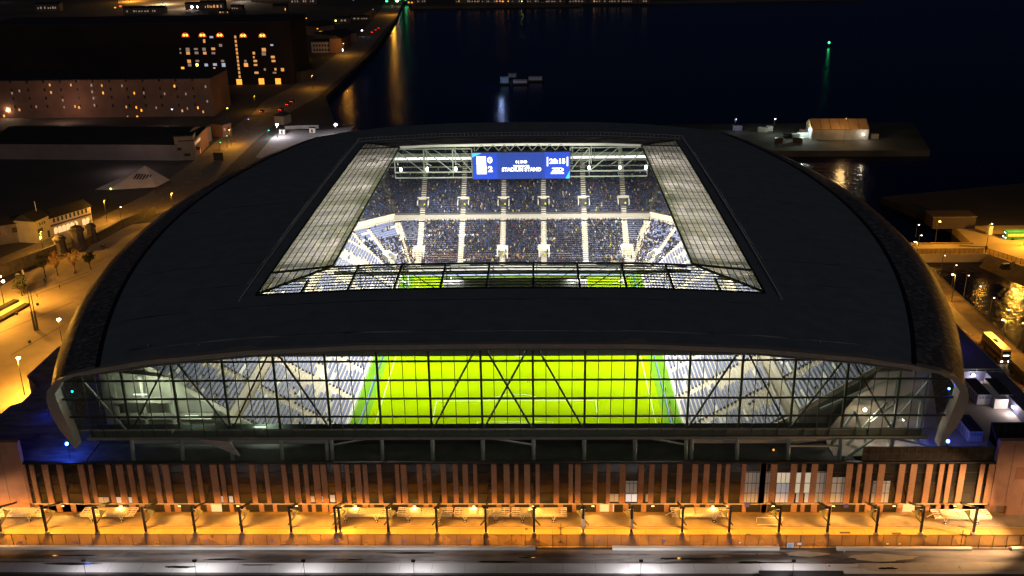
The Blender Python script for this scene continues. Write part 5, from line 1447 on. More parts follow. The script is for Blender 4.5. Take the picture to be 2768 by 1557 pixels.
def dwall(pts, h, lab, m=M_stone, w_=.7):
    mb = MB(); P = [G(*p) for p in pts]; o_ = P[0]
    for a, b in zip(P, P[1:]): mb.beam((a.x-o_.x,a.y-o_.y,h/2),(b.x-o_.x,b.y-o_.y,h/2),w_,h)
    t = mb.build('dock_wall', m); t.location = (o_.x,o_.y,0); return tag(t, lab, 'wall', 'dark dock walls')
dwall([(-40,768),(60,728),(155,690)], 4.2, 'dark granite dock wall running left from the gate towers')
dwall([(268,652),(330,618),(420,580)], 3.4, 'dark granite dock wall running right from the gate towers towards the roof')
o = MB(); a_ = G(222,678); b_ = G(266,650); o.beam((0,0,1.6),(b_.x-a_.x,b_.y-a_.y,1.6),.2,3.2)
o = o.build('panelled_gate', mat('gate_panel_brown', (.14,.10,.08), .7, 0, .8, .3)); o.location = (a_.x,a_.y,0); tag(o, 'brown panelled gate between the tallest and right granite towers', 'gate')
# planters / low hedge walls on the plaza
for pts, lab in (([(-30,852),(0,838),(45,815)],'dark planted bed at the left edge, upper strip'),([(-30,882),(0,868),(75,825)],'dark planted bed at the left edge, lower strip')):
    mb = MB(); P = [G(*p) for p in pts]; o_ = P[0]
    for a, b in zip(P, P[1:]): mb.beam((a.x-o_.x,a.y-o_.y,.4),(b.x-o_.x,b.y-o_.y,.4),2.0,.8)
    t = mb.build('planter', mat('hedge_dark', (.035,.03,.015), .95, 0, 1.5, .5, .6)); t.location = (o_.x,o_.y,0); tag(t, lab, 'planter', 'planted beds on the plaza')
# paving seams
mb = MB()
for px0,py0,px1,py1 in ((60,800,240,735),(70,806,250,741),(0,900,200,815),(30,960,170,880)):
    a = G(px0,py0); b = G(px1,py1); mb.beam((a.x,a.y,.012),(b.x,b.y,.012),.35,.006)
struct('paving_strip', mb, mat('paving_strip_dark', (.16,.12,.08), .85))
# ================================================================= TREES
def tree(px_, py_, h, r_, lab, cm, dens=420, seed=1, group='trees on the plaza', bare=False, leaf=.34):
    g = G(px_, py_); rt = random.Random(seed)
    t = thing('tree', lab, 'tree', (g.x,g.y,0), 0, group)
    mb = MB().tube((0,0,0),(0,0,h*.42),.22,.15)
    tips = []
    for i in range(9):
        q_ = 2*math.pi*i/9+rt.uniform(-.3,.3); e = (r_*.7*math.cos(q_), r_*.7*math.sin(q_), h*rt.uniform(.6,.95)); s0 = (0,0,h*rt.uniform(.3,.42))
        mb.tube(s0, e, .10, .03, 5); tips.append(e)
        for k in range(4):
            f = (e[0]+rt.uniform(-1,1)*r_*.35, e[1]+rt.uniform(-1,1)*r_*.35, e[2]+rt.uniform(-.2,.8)*r_*.4); m_ = tuple(s0[j]+(e[j]-s0[j])*.6 for j in range(3))
            mb.tube(m_, f, .05, .015, 4); tips.append(f)
    mb.build('trunk', M_bark, t)
    mb = MB()
    for i in range(dens):
        c = rt.choice(tips); s_ = leaf*rt.uniform(.5,1.3)
        p = Vector((c[0]+rt.gauss(0,r_*.24), c[1]+rt.gauss(0,r_*.24), c[2]+rt.gauss(0,r_*.2)))
        a_ = Vector((rt.uniform(-1,1),rt.uniform(-1,1),rt.uniform(-1,1))).normalized()*s_; b_ = a_.orthogonal().normalized()*s_*.6
        mb.quad(p-a_, p-b_, p+a_, p+b_)
    mb.build('crown', cm, t)
    return t
M_lf1 = mat('amber_lit_leaf', (.42,.25,.08), .8, 0, 1.2, .4); M_lf2 = mat('dark_leaf', (.02,.025,.012), .9, 0, 1.2, .4)  # first leaf colour carries the amber lamplight on the crowns
tree(156,745,7.5,2.6,'bare amber-lit tree in the middle of the plaza row',M_lf1,700,1,leaf=.24)
tree(204,738,7.5,2.4,'second amber-lit tree right of the middle tree, thin crown',M_lf1,520,2,leaf=.22)
tree(245,728,5.5,1.6,'small round dark evergreen beside the cladding',M_lf2,900,3,leaf=.3)
tree(123,748,7.8,1.9,'dark-crowned tree on a stout trunk left of the amber trees',M_lf2,420,4)
tree(60,800,5.2,1.8,'straggly dark shrub-like tree behind the twin poles',M_lf2,420,5)
for i, (px_, py_, h, r_, lab, cm) in enumerate(((802,200,8,3,'faint amber street tree at the road bend, left of three',M_lf1),(820,196,8,3,'faint amber street tree at the road bend, middle of three',M_lf1),(838,188,9,3,'faint amber street tree at the road bend, right of three',M_lf1),(997,62,12,3,'tall thin tree beside the far road, left of two',M_lf1),(1008,60,12,3,'tall thin tree beside the far road, right of two',M_lf1))):
    tree(px_, py_, h, r_, lab, cm, 200, 10+i, 'street trees far up the road', leaf=.5)
# twin tall poles on the plaza
for dx, lab in ((0,'left pole of the dark twin poles on the plaza'),(.9,'right pole of the dark twin poles on the plaza')):
    g = G(95,893); v = V(72,770,g.y)
    t = thing('tall_pole', lab, 'pole', (g.x+dx*.8,g.y+dx*.3,0), 0, 'twin poles on the plaza'); h = v.z
    MB().tube((0,0,0),(0,0,h*.42),.36,.30,8).build('sleeve', M_steel, t); MB().tube((0,0,h*.42),(0,0,h),.16,.12,8).build('post', M_steel, t)
    MB().beam((-.5,0,h-.6),(.5,0,h-.6),.1,.1).build('bracket', M_steel, t)
g = G(60,790); t = thing('kiosk_sign', 'small dark boxy frame on a post left of the twin poles', 'sign', (g.x+1,g.y-1,0)); MB().tube((0,0,0),(0,0,5.2),.12).build('post', M_steel, t); MB().box(-1.4,1.2,-.3,.3,5.0,6.4).build('box', M_black, t)
# statue and boulder
g = G(66,755); t = thing('statue', 'pale standing figure statue near the planted beds', 'statue', (g.x,g.y,0)); MB().box(-.5,.5,-.5,.5,0,.9).build('plinth', M_conc, t)
o = bpy.data.objects.new('figure', ME_stand.copy()); COL.objects.link(o); o.parent = t; o.location = (0,0,.9); o.scale = (1.5,1.5,1.6); 
for i in range(3): o.data.materials[i] = M_conc
g = G(49,747); o = MB().ball((0,0,.5),.95,9,6,.75).build('boulder', M_conc, None, True); o.location = (g.x,g.y,0); tag(o, 'pale round boulder left of the statue', 'rock')
# plaza people
DK = (.02,.018,.02)
for zx, zy, c, lab, me, rz in ((583,985,DK,'person in dark coat walking across the plaza near the stout tree',ME_walk,.6),(720,958,DK,'person in dark coat on the plaza below the amber tree',ME_stand,2.0),(782,1072,DK,'person in black walking alone nearest the cladding',ME_walk,1.0),(488,1180,(.20,.12,.07),'person in brown coat walking right of the twin poles',ME_walk,.4),(975,870,(.3,.2,.12),'person in tan coat beside the second amber tree, left of a pair',ME_stand,0),(1003,872,(.22,.13,.1),'person in brown coat beside the second amber tree, right of a pair',ME_stand,1),
    (1328,540,DK,'person in black at the left of the group near the gate panels',ME_walk,0),(1360,550,DK,'person in black in the group near the gate panels, second from the left',ME_stand,1),(1375,525,(.05,.03,.03),'person in dark brown behind the group near the gate panels',ME_walk,2),(1412,540,(.45,.28,.05),'person in amber coat in the group near the gate panels',ME_stand,.5),(1440,530,(.4,.3,.1),'person in yellowish coat at the right of the group near the cladding',ME_walk,1.5)):
    g = G(zx/4.83, 560+zy/4.83); person((g.x,g.y,0), rz, c, lab, me, 'people on the plaza')
for px_, py_, lab in ((80,926,'small dark litter bin in the open plaza below the twin poles'),(102,825,'small dark bollard on the plaza right of the twin poles'),(46,850,'small dark bollard on the plaza by the lower planted bed')):
    g = G(px_, py_); o = MB().tube((0,0,0),(0,0,.7),.4,.5,8).build('litter_bin', M_black); o.location = (g.x,g.y,0); tag(o, lab, 'bin', 'small dark bins on the plaza')

# ================================================================= VEHICLES
M_car = objcol('car_paint', .3)
def car_proto():
    t = thing('parked_car', '', 'car', (0,0,0), 0, 'cars far up the diagonal road')
    b = MB().add([(-2.1,-.85,.35),(2.1,-.85,.35),(2.1,.85,.35),(-2.1,.85,.35),(-2.1,-.85,.85),(2.1,-.85,.75),(2.1,.85,.75),(-2.1,.85,.85)],[(0,3,2,1),(4,5,6,7),(0,1,5,4),(1,2,6,5),(2,3,7,6),(3,0,4,7)]).build('body', M_car, t)
    MB().add([(-1.5,-.78,.82),(1.1,-.78,.78),(1.1,.78,.78),(-1.5,.78,.82),(-1.1,-.65,1.38),(.4,-.65,1.38),(.4,.65,1.38),(-1.1,.65,1.38)],[(4,5,6,7),(0,1,5,4),(1,2,6,5),(2,3,7,6),(3,0,4,7)]).build('cabin', M_dglass, t)
    for x in (-1.3,1.3):
        for y in (-.86,.86): MB().tube((x,y-.1,.32),(x,y+.1,.32),.32,None,10).build('wheel', M_tyre, t)
    for y in (-.6,.6):
        MB().box(2.09,2.14,y-.18,y+.18,.55,.72).build('headlight', emit('headlight', (1,.95,.85), 14), t)
        MB().box(-2.14,-2.09,y-.2,y+.2,.6,.78).build('tail_light', E_red, t)
    return t
c0 = car_proto()
CL = [((1005,88),1.75,(.3,.3,.32),'silver car queuing far up the road, first in line'),((1015,82),1.75,(.02,.02,.03),'dark car with red tail lights far up the road'),((1024,77),1.7,(.25,.03,.03),'red-lit car farthest in the queue up the road'),((708,303),1.4,(.03,.03,.05),'dark car with red tail lights at the road bend'),((760,298),1.4,(.03,.03,.05),'car with red tail lights near the brick shed, left one'),((779,284),1.35,(.2,.2,.2),'grey car with red tail lights near the brick shed, middle one'),((791,276),1.35,(.03,.03,.03),'car with red tail lights near the brick shed, farthest one')]
for i, (p, rz, c, lab) in enumerate(CL):
    g = G(*p)
    if i == 0: cc = c0; cc['label'] = lab; cc.location = (g.x,g.y,.01); cc.rotation_euler = (0,0,rz)
    else: cc = dup(c0, (g.x,g.y,.01), rz, lab)
    for ch in cc.children:
        if ch.name.startswith('body'): ch.color = (*c,1)
def bus(lab, loc, rz, L, Hh, body, roofc, glass_col, double=True, name='bus'):
    t = thing(name, lab, 'bus', loc, rz)
    W_ = 1.27
    MB().box(-L/2,L/2,-W_,W_,.35,Hh).build('body', body, t)
    MB().box(-L/2+.1,L/2-.1,-W_+.05,W_-.05,Hh+.003,Hh+.10).build('roof', roofc, t)
    if double: MB().box(-.9,.9,-.7,.2,Hh+.104,Hh+.2).build('roof_hatch', M_dglass, t)
    rows_ = (1.35, 3.0) if double else (1.35,)
    for z in rows_:
        for y in (-W_-.02, W_+.02):
            mb = MB(); n = int(L/1.5)
            for i in range(n): mb.box(-L/2+.5+i*(L-1)/n,-L/2+.35+(i+1)*(L-1)/n,min(y,y*.98),max(y,y*.98),z,z+.85)
            mb.build('side_window', glass_col, t)
    MB().box(L/2,L/2+.03,-W_+.15,W_-.15,1.2,2.2).build('windscreen', M_dglass, t)
    if double: MB().box(L/2,L/2+.03,-W_+.15,W_-.15,2.75,3.7).build('windscreen', M_dglass, t)
    MB().box(L/2+.0,L/2+.05,-.75,.75,2.32,2.62).build('destination_display', emit('bus_display', (.7,1,1), 4), t)
    for y in (-.95,.95):
        MB().box(L/2,L/2+.06,y-.22,y+.22,.6,.9).build('headlight', emit('headlight_warm', (1,.85,.6), 18), t)
    for x in (-L/2+2.4, L/2-2.4):
        for y in (-W_,W_): MB().tube((x,y-.15,.5),(x,y+.15,.5),.5,None,14).build('wheel', M_tyre, t)
    return t
M_busw = mat('bus_white', (.62,.58,.48), .4); M_busg = mat('bus_green', (.02,.16,.09), .35); M_buso = mat('bus_gold', (.32,.24,.12), .4)
f = G(2718,985); bus('white double-deck bus with bright headlights driving towards the camera on the right road', (f.x-.3,f.y+6.2,.012), -math.pi/2+.03, 12.0, 4.1, M_buso, M_busw, M_dglass)
g = G(2775,1040); bus('dark coach at the right edge of the picture', (g.x+.2,g.y+3.5,.012), -math.pi/2, 11, 3.2, mat('coach_dark', (.09,.07,.06), .4), mat('coach_roof', (.2,.15,.1), .5), M_dglass, False)
g = G(2740,648); bus('green single-deck bus parked in the dock yard', (g.x+4,g.y+1,.012), math.pi, 14, 3.1, M_busg, mat('bus_roof_green', (.05,.30,.20), .4), E_winy, False)
# lorry tractor and vans half hidden by the cladding
def van(lab, loc, rz, c):
    t = thing('van', lab, 'van', loc, rz, 'vans on the right approach road')
    b = MB().add([(-2.6,-.95,.35),(2.6,-.95,.35),(2.6,.95,.35),(-2.6,.95,.35),(-2.6,-.95,2.2),(1.1,-.95,2.2),(1.1,.95,2.2),(-2.6,.95,2.2),(2.6,-.95,1.1),(2.6,.95,1.1),(1.9,-.95,1.3),(1.9,.95,1.3)],
        [(0,3,2,1),(4,5,6,7),(0,1,8,10,5,4),(3,7,6,11,9,2),(0,4,7,3),(1,2,9,8),(8,9,11,10)]).build('body', M_car, t); b.color = (*c,1)
    MB().add([(1.12,-.85,2.12),(1.92,-.85,1.32),(1.92,.85,1.32),(1.12,.85,2.12)],[(0,1,2,3)]).build('windscreen', M_dglass, t)
    for x in (-1.7,1.7):
        for y in (-.96,.96): MB().tube((x,y-.12,.36),(x,y+.12,.36),.36,None,12).build('wheel', M_tyre, t)
    for y in (-.7,.7): MB().box(2.6,2.65,y-.15,y+.15,.7,.9).build('headlight', emit('headlight_warm', (1,.85,.6), 18), t)
g = G(2592,858); van('dark van with one bright headlight partly hidden by the cladding', (122.0,g.y+1,.012), -math.pi/2, (.05,.045,.04))
g = G(2618,893); van('tan van parked with a pale roof near the road island', (125.2,g.y+1,.012), -math.pi/2+.05, (.30,.20,.10))
# scaffold heap behind the bus
g = G(2672,940)
mb = MB(); rt = random.Random(4)
for i in range(26): 
    x = rt.uniform(-1.4,1.4); y = rt.uniform(-5,5); mb.beam((x,y,rt.uniform(.1,1.2)),(x+rt.uniform(-.6,.6),y+rt.uniform(-2,2),rt.uniform(.1,1.6)),.14,.14)
t = mb.build('scrap_heap', mat('gold_metal', (.30,.20,.08), .6, .2)); t.location = (g.x-2.6,g.y+4,0); tag(t, 'long heap of poles and sheeting on the roadside left of the white bus', 'heap')
for px_, py_, lab in ((2652,938,'yellow-lit low barrier line left of the white bus'),):
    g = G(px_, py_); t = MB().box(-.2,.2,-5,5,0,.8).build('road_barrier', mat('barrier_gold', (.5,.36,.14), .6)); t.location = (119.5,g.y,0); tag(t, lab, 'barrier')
t = MB().box(-.25,.25,-14,14,0,1.0).build('boundary_wall', mat('gold_wall', (.5,.36,.14), .7)); t.location = (117.6,-52,0); tag(t, 'yellow-lit low wall along the road beside the blue-lit podium roof', 'wall')

# ================================================================= PIER, YARD, SHED, BOATS
def railfence(p0, p1, lab, h=2.0, screen=True):
    d = Vector((p1[0]-p0[0],p1[1]-p0[1])); L = d.length; t = thing('pier_fence', lab, 'fence', (p0[0],p0[1],0), math.atan2(d.y,d.x), 'fences round the dock yard')
    mb = MB(); n = int(L/1.6)
    for i in range(n+1): mb.beam((i*L/n,0,0),(i*L/n,0,h),.08,.08)
    mb.beam((0,0,h),(L,0,h),.07,.07); mb.build('railing', M_steel, t)
    if screen: MB().quad((0,0,.1),(L,0,.1),(L,0,h-.05),(0,0,h-.05)).build('mesh_screen', glass('pier_screen', (.8,.7,.5), .45, .3, (.2,.12,.06), .3), t)
railfence((139,75.3),(162,75.3),'dark railing along the near edge of the pier')
railfence((163,76),(170,64),'angled dark railing at the corner of the dock yard')
railfence((170,64),(178,52),'slanting dark railing above the earth bank',2.2)
railfence((178,52),(180.5,37),'dark railing nearest the right picture edge',1.8)
MB_ = MB(); 
t = MB().box(-12,12,-.3,.3,0,.5).build('pier_kerb', mat('pier_kerb', (.3,.2,.08), .8)); t.location = (151,86.4,0); tag(t, 'long low kerb wall along the far edge of the pier', 'wall')
g = G(2618,655); t = thing('swing_gate', 'dark swing gate lying across the pier', 'gate', (g.x,81.5,0)); MB().beam((-6,0,.9),(3,-1.5,.9),.15,.25).build('arm', M_black, t); MB().box(2.6,3.3,-1.9,-1.2,0,1.2).build('pivot', M_black, t)
g = G(2676,636); t = thing('yard_hut', 'narrow lit white hut at the back of the dock yard', 'hut', (g.x,g.y,0)); MB().box(-.8,.8,0,2,0,3.6).build('wall', M_white, t); MB().box(-1,1,-.2,2.2,3.6,3.8).build('roof', M_steel, t)
g = G(2655,622); t = thing('site_office', 'dark long cabin behind the dock yard', 'cabin', (g.x-10,g.y+2,0)); MB().box(-8,8,0,8,0,4.5).build('wall', mat('cabin_dark', (.03,.022,.02), .8), t); MB().box(-8.3,8.3,-.3,8.3,4.5,4.8).build('roof', mat('cabin_roof', (.07,.05,.04), .8), t)
g = G(2735,735); t = thing('parked_digger', 'small dark digger-like machine near the yard corner', 'digger', (g.x-1,g.y+3,0)); MB().box(-1.2,1.2,-.8,.8,.7,1.9).build('cab', M_black, t); MB().box(-1.5,1.5,-1.0,-.5,0,.7).box(-1.5,1.5,.5,1.0,0,.7).build('track', M_tyre, t); MB().beam((1,0,1.6),(2.6,0,2.6),.25,.25).beam((2.6,0,2.6),(3.4,0,.8),.2,.2).build('boom', M_steel, t)
# far shed with orange-lit roof
a_ = G(2193,378); b_ = G(2346,378)
Ls = (b_-a_).length
t = thing('dockside_shed', 'long pale shed with an orange-brown roof, lit at both ends', 'shed', (a_.x,a_.y,0), math.atan2(b_.y-a_.y,b_.x-a_.x))
MB().box(0,Ls,0,15,0,5.6).build('wall', mat('shed_wall', (.22,.21,.20), .8, 0, .12, .3), t)
MB().add([(-.3,-.5,5.6),(Ls+.3,-.5,5.6),(Ls+.3,15.5,5.6),(-.3,15.5,5.6),(-.3,7.5,9.6),(Ls+.3,7.5,9.6)],[(0,1,5,4),(2,3,4,5),(0,4,3),(1,2,5),(3,2,1,0)]).build('roof', mat('shed_roof', (.36,.21,.09), .8, 0, .3, .12), t)
for i in range(7): MB().beam((Ls*i/6,-.5,5.75),(Ls*i/6,7.5,9.75),.15,.1).build('roof_rib', M_steel, t)
MB().box(-.06,0,3,9,0,4.8).build('shed_door', emit('door_cool', (.65,.85,1), .5), t)
point((-4,2,5.5), 3000, (.85,1,.85), .5, t); MB().ball((-1.0,1,5.2),.35).build('lamp_glass', E_white, t)
point((Ls-3,-3,3.5), 700, (1,.8,.5), .3, t); MB().ball((Ls-3,-1.6,3.2),.35).build('lamp_glass', E_white, t)
point((Ls*.5,-9,13), 5600, (1,.60,.22), 1, t); MB().tube((Ls*.5,-9,0),(Ls*.5,-9,13.6),.09,.06,6).build('added_mast', M_steel, t)  # mast and orange light added to brighten the shed roof
rv = random.Random(12)
def container(px_, py_, s_, c, lab, name='container'):
    g = G(px_, py_); t = thing(name, lab, 'container', (g.x,g.y,0), rv.uniform(-.1,.1), 'containers and plant around the dockside shed')
    o = MB().box(-s_/2,s_/2,-1.2,1.2,0,2.5).build('body', M_car, t); o.color = (*c,1)
    mb = MB()
    for i in range(int(s_/.6)): mb.box(-s_/2+.3+.6*i,-s_/2+.4+.6*i,-1.26,-1.2,.1,2.4)
    o = mb.build('rib', M_car, t); o.color = (*[k*.8 for k in c],1)
container(2170,371,6,(.5,.55,.55),'white container at the lit left end of the dockside shed')
container(2150,374,4,(.25,.3,.28),'grey-green container left of the white one by the shed')
container(2172,362,4,(.3,.15,.12),'dull red container behind the white one by the shed')
container(2128,372,4,(.03,.03,.03),'dark box in front of the lit shed yard')
container(2105,385,4,(.02,.02,.02),'dark box at the near rim of the shed yard, left of two')
container(2155,385,5,(.02,.02,.02),'dark box at the near rim of the shed yard, right of two')
container(2060,356,5,(.3,.33,.3),'pale container in the far left of the shed yard')
container(2080,353,3,(.4,.42,.4),'small pale container behind the shed yard')
container(1992,352,5,(.2,.22,.35),'bluish container alone left of the shed yard')
container(2362,374,4,(.25,.24,.2),'small pale cabin right of the dockside shed')
g = G(2090,362); lamp_post((g.x,g.y,0), 8, 'yard lamp among the containers left of the shed', (.9,1,.8), 1700, E_pink, .5)
g = G(1985,357); lamp_post((g.x,g.y,0), 7, 'faint yard lamp far left of the shed', (.8,.85,1), 500, emit('faint_lamp', (.7,.75,1), 2), .5)
# small barges on the dark water
def barge(px_, py_, w_, h_, c, lab, l_=6):
    g = G(px_, py_, -3); t = thing('barge', lab, 'barge', (g.x,g.y,-3), 0, 'faint barges on the dark water')
    MB().add([(-w_/2,-l_/2,0),(w_/2,-l_/2,0),(w_/2+.6,l_/2,0),(-w_/2-.6,l_/2,0),(-w_/2-.8,-l_/2-.6,1.3),(w_/2+.8,-l_/2-.6,1.3),(w_/2+1,l_/2,1.3),(-w_/2-1,l_/2,1.3)],[(0,3,2,1),(4,5,6,7),(0,1,5,4),(1,2,6,5),(2,3,7,6),(3,0,4,7)]).build('hull', M_steel, t)
    MB().box(-w_/2+.2,w_/2-.2,-l_/2+.3,l_/2-.5,1.303,1.3+h_).build('cabin', mat('barge_blue_lit_'+str(c[0]), c, .7), t)  # bluish cabin colours carry the blue light falling on them
    MB().box(-w_/2,w_/2,-l_/2,l_/2-.3,1.3+h_,1.5+h_).build('cabin_roof', mat('barge_roof', (.4,.45,.5), .7), t)
    return t
bb = barge(1364,228,6,3.6,(.25,.42,.5),'square blue-lit barge cabin at the left of the three')
barge(1406,228,10,1.6,(.4,.4,.48),'low pale barge in the middle of the three'); barge(1447,220,10,1.9,(.35,.36,.5),'long blue-lit barge at the right of the three')
barge(1385,212,6,2.0,(.2,.35,.4),'small dim barge behind the square one')
point((-2,-14,14), 1900, (.35,.5,1), .4, bb)  # unseen blue point light added to light the barges
MB().tube((-2,-4,1.3),(-2,-4,9),.1).build('mast', M_steel, bb)
g = G(2240,126,-3); t = thing('buoy', 'single green light on the black water', 'buoy', (g.x,g.y,-3)); MB().ball((0,0,.6),1.2,8,6).build('float', M_steel, t); MB().tube((0,0,1),(0,0,3),.15).build('mast', M_steel, t); MB().ball((0,0,3.4),.9,8,5).build('lamp_glass', E_green, t)
for px_, py_, lab in ((1545,252,'faint grey mooring post in the dark water, left'),(1560,252,'faint grey mooring post in the dark water, right')):
    pass
# forecourt behind the stadium (pale, lit white)
struct('forecourt', MB().poly([(p.x,p.y,.006) for p in [G(*q_) for q_ in ((690,425),(735,372),(765,352),(870,352),(960,340),(900,400),(760,440))]]), mat('forecourt_slabs', (.30,.29,.29), .85, 0, .3, .15))
for px_, py_, lab in ((764,362,'small white cabin on the pale forecourt'),(845,358,'tiny pale cabin at the back of the forecourt')):
    g = G(px_, py_); t = thing('ticket_cabin', lab, 'cabin', (g.x,g.y,0)); MB().box(-1.5,1.5,-1.2,1.2,0,2.6).build('wall', M_white, t); MB().box(-1.7,1.7,-1.4,1.4,2.6,2.8).build('roof', M_steel, t); MB().box(-.5,.5,-1.25,-1.2,0.2,2.1).build('door', M_black, t)
g0 = G(770,350); g1 = G(862,347); dw = MB().beam((0,0,1),(g1.x-g0.x,g1.y-g0.y,1),.5,2).build('forecourt_wall', mat('pale_stone', (.25,.24,.24), .85, 0, .4, .2)); dw.location = (g0.x,g0.y,0); tag(dw, 'low pale wall at the back of the forecourt', 'wall')
# small gatehouse buildings along the diagonal road
bldg('gatehouse', 'small tan gatehouse by the road beyond the forecourt', tuple(G(768,338)[:2]), tuple(G(788,330)[:2]), 6, 5, mat('tan_brick', (.20,.16,.10), .9), roof='hip', hr=2)
a0 = G(600,372); bldg('roadside_house', 'dim brown house left of the diagonal road', tuple(G(604,372)[:2]), tuple(G(628,366)[:2]), 9, 7, M_brickold, windows=((1,3.6,2,5,E_wind),(4,3.6,5,5,M_black)), roof='gable', hr=3)
# long white two-storey block beside the far road, sheds near it
Y_ = G(845,143).y
a0 = V(843,144,Y_); b0 = V(922,144,Y_)
wl = []
for i in range(9):
    u0 = 1.5+i*(b0.x-a0.x-3)/9
    for z_ in (1.5,5.2): wl.append((u0,z_,u0+1.5,z_+1.8,M_black))
bldg('pale_block', 'pale two-storey block with dark windows beside the far road', (a0.x,Y_), (b0.x,Y_), 20, 9, mat('block_wall', (.34,.27,.22), .9), windows=wl, roof='flat')
a0 = G(925,140); bldg('road_terrace', 'dark terrace with a bright doorway beside the pale block', tuple(G(925,143)[:2]), tuple(G(950,125)[:2]), 10, 12, M_brickold, windows=((2,1,4,3,emit('bright_door', (1,.95,.9), 8)),(7,5,8.5,7,E_wind)), roof='gable', hr=3)
bldg('tiled_shed', 'low shed with red-lit gable beside the tobacco warehouse', tuple(G(862,98)[:2]), tuple(G(905,92)[:2]), 22, 9, M_brickold, windows=((1,1,5,4.5,E_winy),), roof='gable', hr=4)
bldg('dark_roofed_shed', 'broad dark-roofed shed left of the far road', tuple(G(905,120)[:2]), tuple(G(965,112)[:2]), 30, 8, M_brickold, roof='gable', hr=3)
bldg('roadside_shed', 'dark low shed between the road and the water', tuple(G(815,225)[:2]), tuple(G(852,218)[:2]), 14, 8, mat('dark_render', (.05,.04,.04), .9), roof='flat')
# scattered far lights: each with its own small building or pole
def lit_house(px_, py_, w_, h_, m, lab, mw=None, depth=10):
    g = G(px_, py_); rq = random.Random(px_*7+int(w_)); wn_ = []; u = w_*.08
    while u < w_*.9:
        ww = rq.uniform(.8, 2.2)
        if rq.random() < .72: wn_.append((u, h_*.35, min(u+ww, w_*.94), h_*rq.uniform(.55,.72), m if rq.random() < .6 else E_wind))
        u += ww+rq.uniform(.8, 2.5)
    return bldg('far_building', lab, (g.x-w_/2,g.y), (g.x+w_/2,g.y), depth, h_, mw or mat('far_wall', (.12,.09,.07), .9), roof='gable', hr=h_*.3, windows=wn_, group='far lit buildings')
M_fw = mat('far_wall_pale', (.5,.38,.26), .9, 0, .05, .3)
FB_ = [(545,26,40,7,E_white,'far building with a white-lit front at the top left'),(575,28,30,9,E_win,'far shop with white windows near the top, right of the white-lit front'),(640,28,14,5,E_violet,'far kiosk with a violet light near the top'),(605,38,12,4,E_win,'far hut with yellow light below the violet kiosk'),(390,38,50,7,E_wind,'far low shed with dim front near the top left'),(130,30,30,8,E_wind,'far faint red-brown building at the top left'),(757,35,16,8,E_winy,'far house with a glowing amber front left of the green sign'),(925,62,18,5,E_yel,'far building with a green-yellow strip sign'),(972,55,22,4,E_wind,'far low building with a row of small lights'),(820,12,36,8,E_wind,'far dim block at the top left of the road'),(730,5,50,8,E_wind,'far terrace with dim windows at the top edge'),(1085,6,20,8,E_green,'far building by the green signal at the top'),(735,75,52,5,E_win,'far row of lit shop fronts above the tobacco warehouse')]
for a_ in FB_: lit_house(*a_)
# far lit yards at the very top
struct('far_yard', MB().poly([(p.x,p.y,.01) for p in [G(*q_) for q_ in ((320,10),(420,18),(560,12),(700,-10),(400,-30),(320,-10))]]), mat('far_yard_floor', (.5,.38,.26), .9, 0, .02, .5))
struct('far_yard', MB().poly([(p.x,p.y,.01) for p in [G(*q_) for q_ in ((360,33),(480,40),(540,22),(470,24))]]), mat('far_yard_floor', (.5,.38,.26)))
FL = [(350,4,9000,SOD),(440,12,9000,(1,.7,.4)),(500,20,7000,(1,.7,.4)),(560,6,8000,SOD),(650,4,6000,(1,.8,.6)),(312,42,0,None),(326,38,0,None),(12,6,0,None)]
LM = {312:(E_winy,'small amber lamp alone above the dark warehouse roof'),326:(E_red,'small red lamp alone above the dark warehouse roof'),12:(emit('far_white', (.9,.9,1), 8),'single white lamp at the top left corner')}
for i, (px_, py_, pw, c) in enumerate(FL):
    g = G(px_, py_)
    if pw: lamp_post((g.x,g.y,0), 12, 'far yard lamp at the top edge, %s from the left' % ('first','second','third','fourth','fifth')[i], c, pw*4, emit('far_glow', (1,.7,.4), 5), 1, 0, 'far yard lamps', r=1.0)
    else: lamp_post((g.x,g.y,0), 9, LM[px_][1], SOD, 0, LM[px_][0], 1, 0, None, r=1.3)
names = iter(['first','second','third','fourth','fifth','sixth','seventh','eighth','ninth','tenth','eleventh','twelfth','thirteenth','fourteenth','fifteenth','sixteenth'])
for px_, py_ in ((763,88),(780,85),(793,82),(800,86),(810,70),(812,60),(820,77),(828,62),(806,96),(818,92),(858,92),(864,85)):
    g = G(px_, py_+6); lamp_post((g.x,g.y,0), 7, 'small amber street light above the tobacco warehouse, %s from the left' % next(names), SOD, 0, E_winy, .6, 0, 'amber street lights beyond the tobacco warehouse', r=.8)
for px_, py_, m_, lab, r_ in ((1045,12,E_green,'green traffic light at the top of the road',1.6),(1073,12,E_pink,'pink traffic light glow at the top of the road',1.5),(955,8,E_winc,'cool white lamp left of the top of the road',.9),(1008,35,E_winc,'cool lamp on a thin mast beside the far road',.6),(978,95,emit('far_violet_white', (.8,.75,1), 10),'violet-white lamp by the cars up the road',.9),(930,122,emit('far_blue_white', (.7,.9,1), 8),'blue-white lamp in front of the road terrace',.7),(615,315,E_yel,'yellow-green lamp at the foot of the brick warehouse',.5),(466,318,emit('far_violet_white', (.8,.75,1), 10),'pinkish lamp below the middle of the brick warehouse',.45),(115,286,E_cyan,'cyan lamp at the left end of the brick warehouse',.5),(40,308,emit('far_white', (.9,.9,1), 8),'white lamp in the glare at the far left street',.8),(12,314,E_winy,'amber lamp in the glare at the far left street',.7),(672,346,E_violet,'tiny violet lamp beside the road bend',.35),(614,393,E_green,'tiny green lamp beside the roadside house',.3)):
    g = G(px_, py_+5); lamp_post((g.x,g.y,0), 6, lab, SOD, 0, m_, .5, 0, None, r=r_)
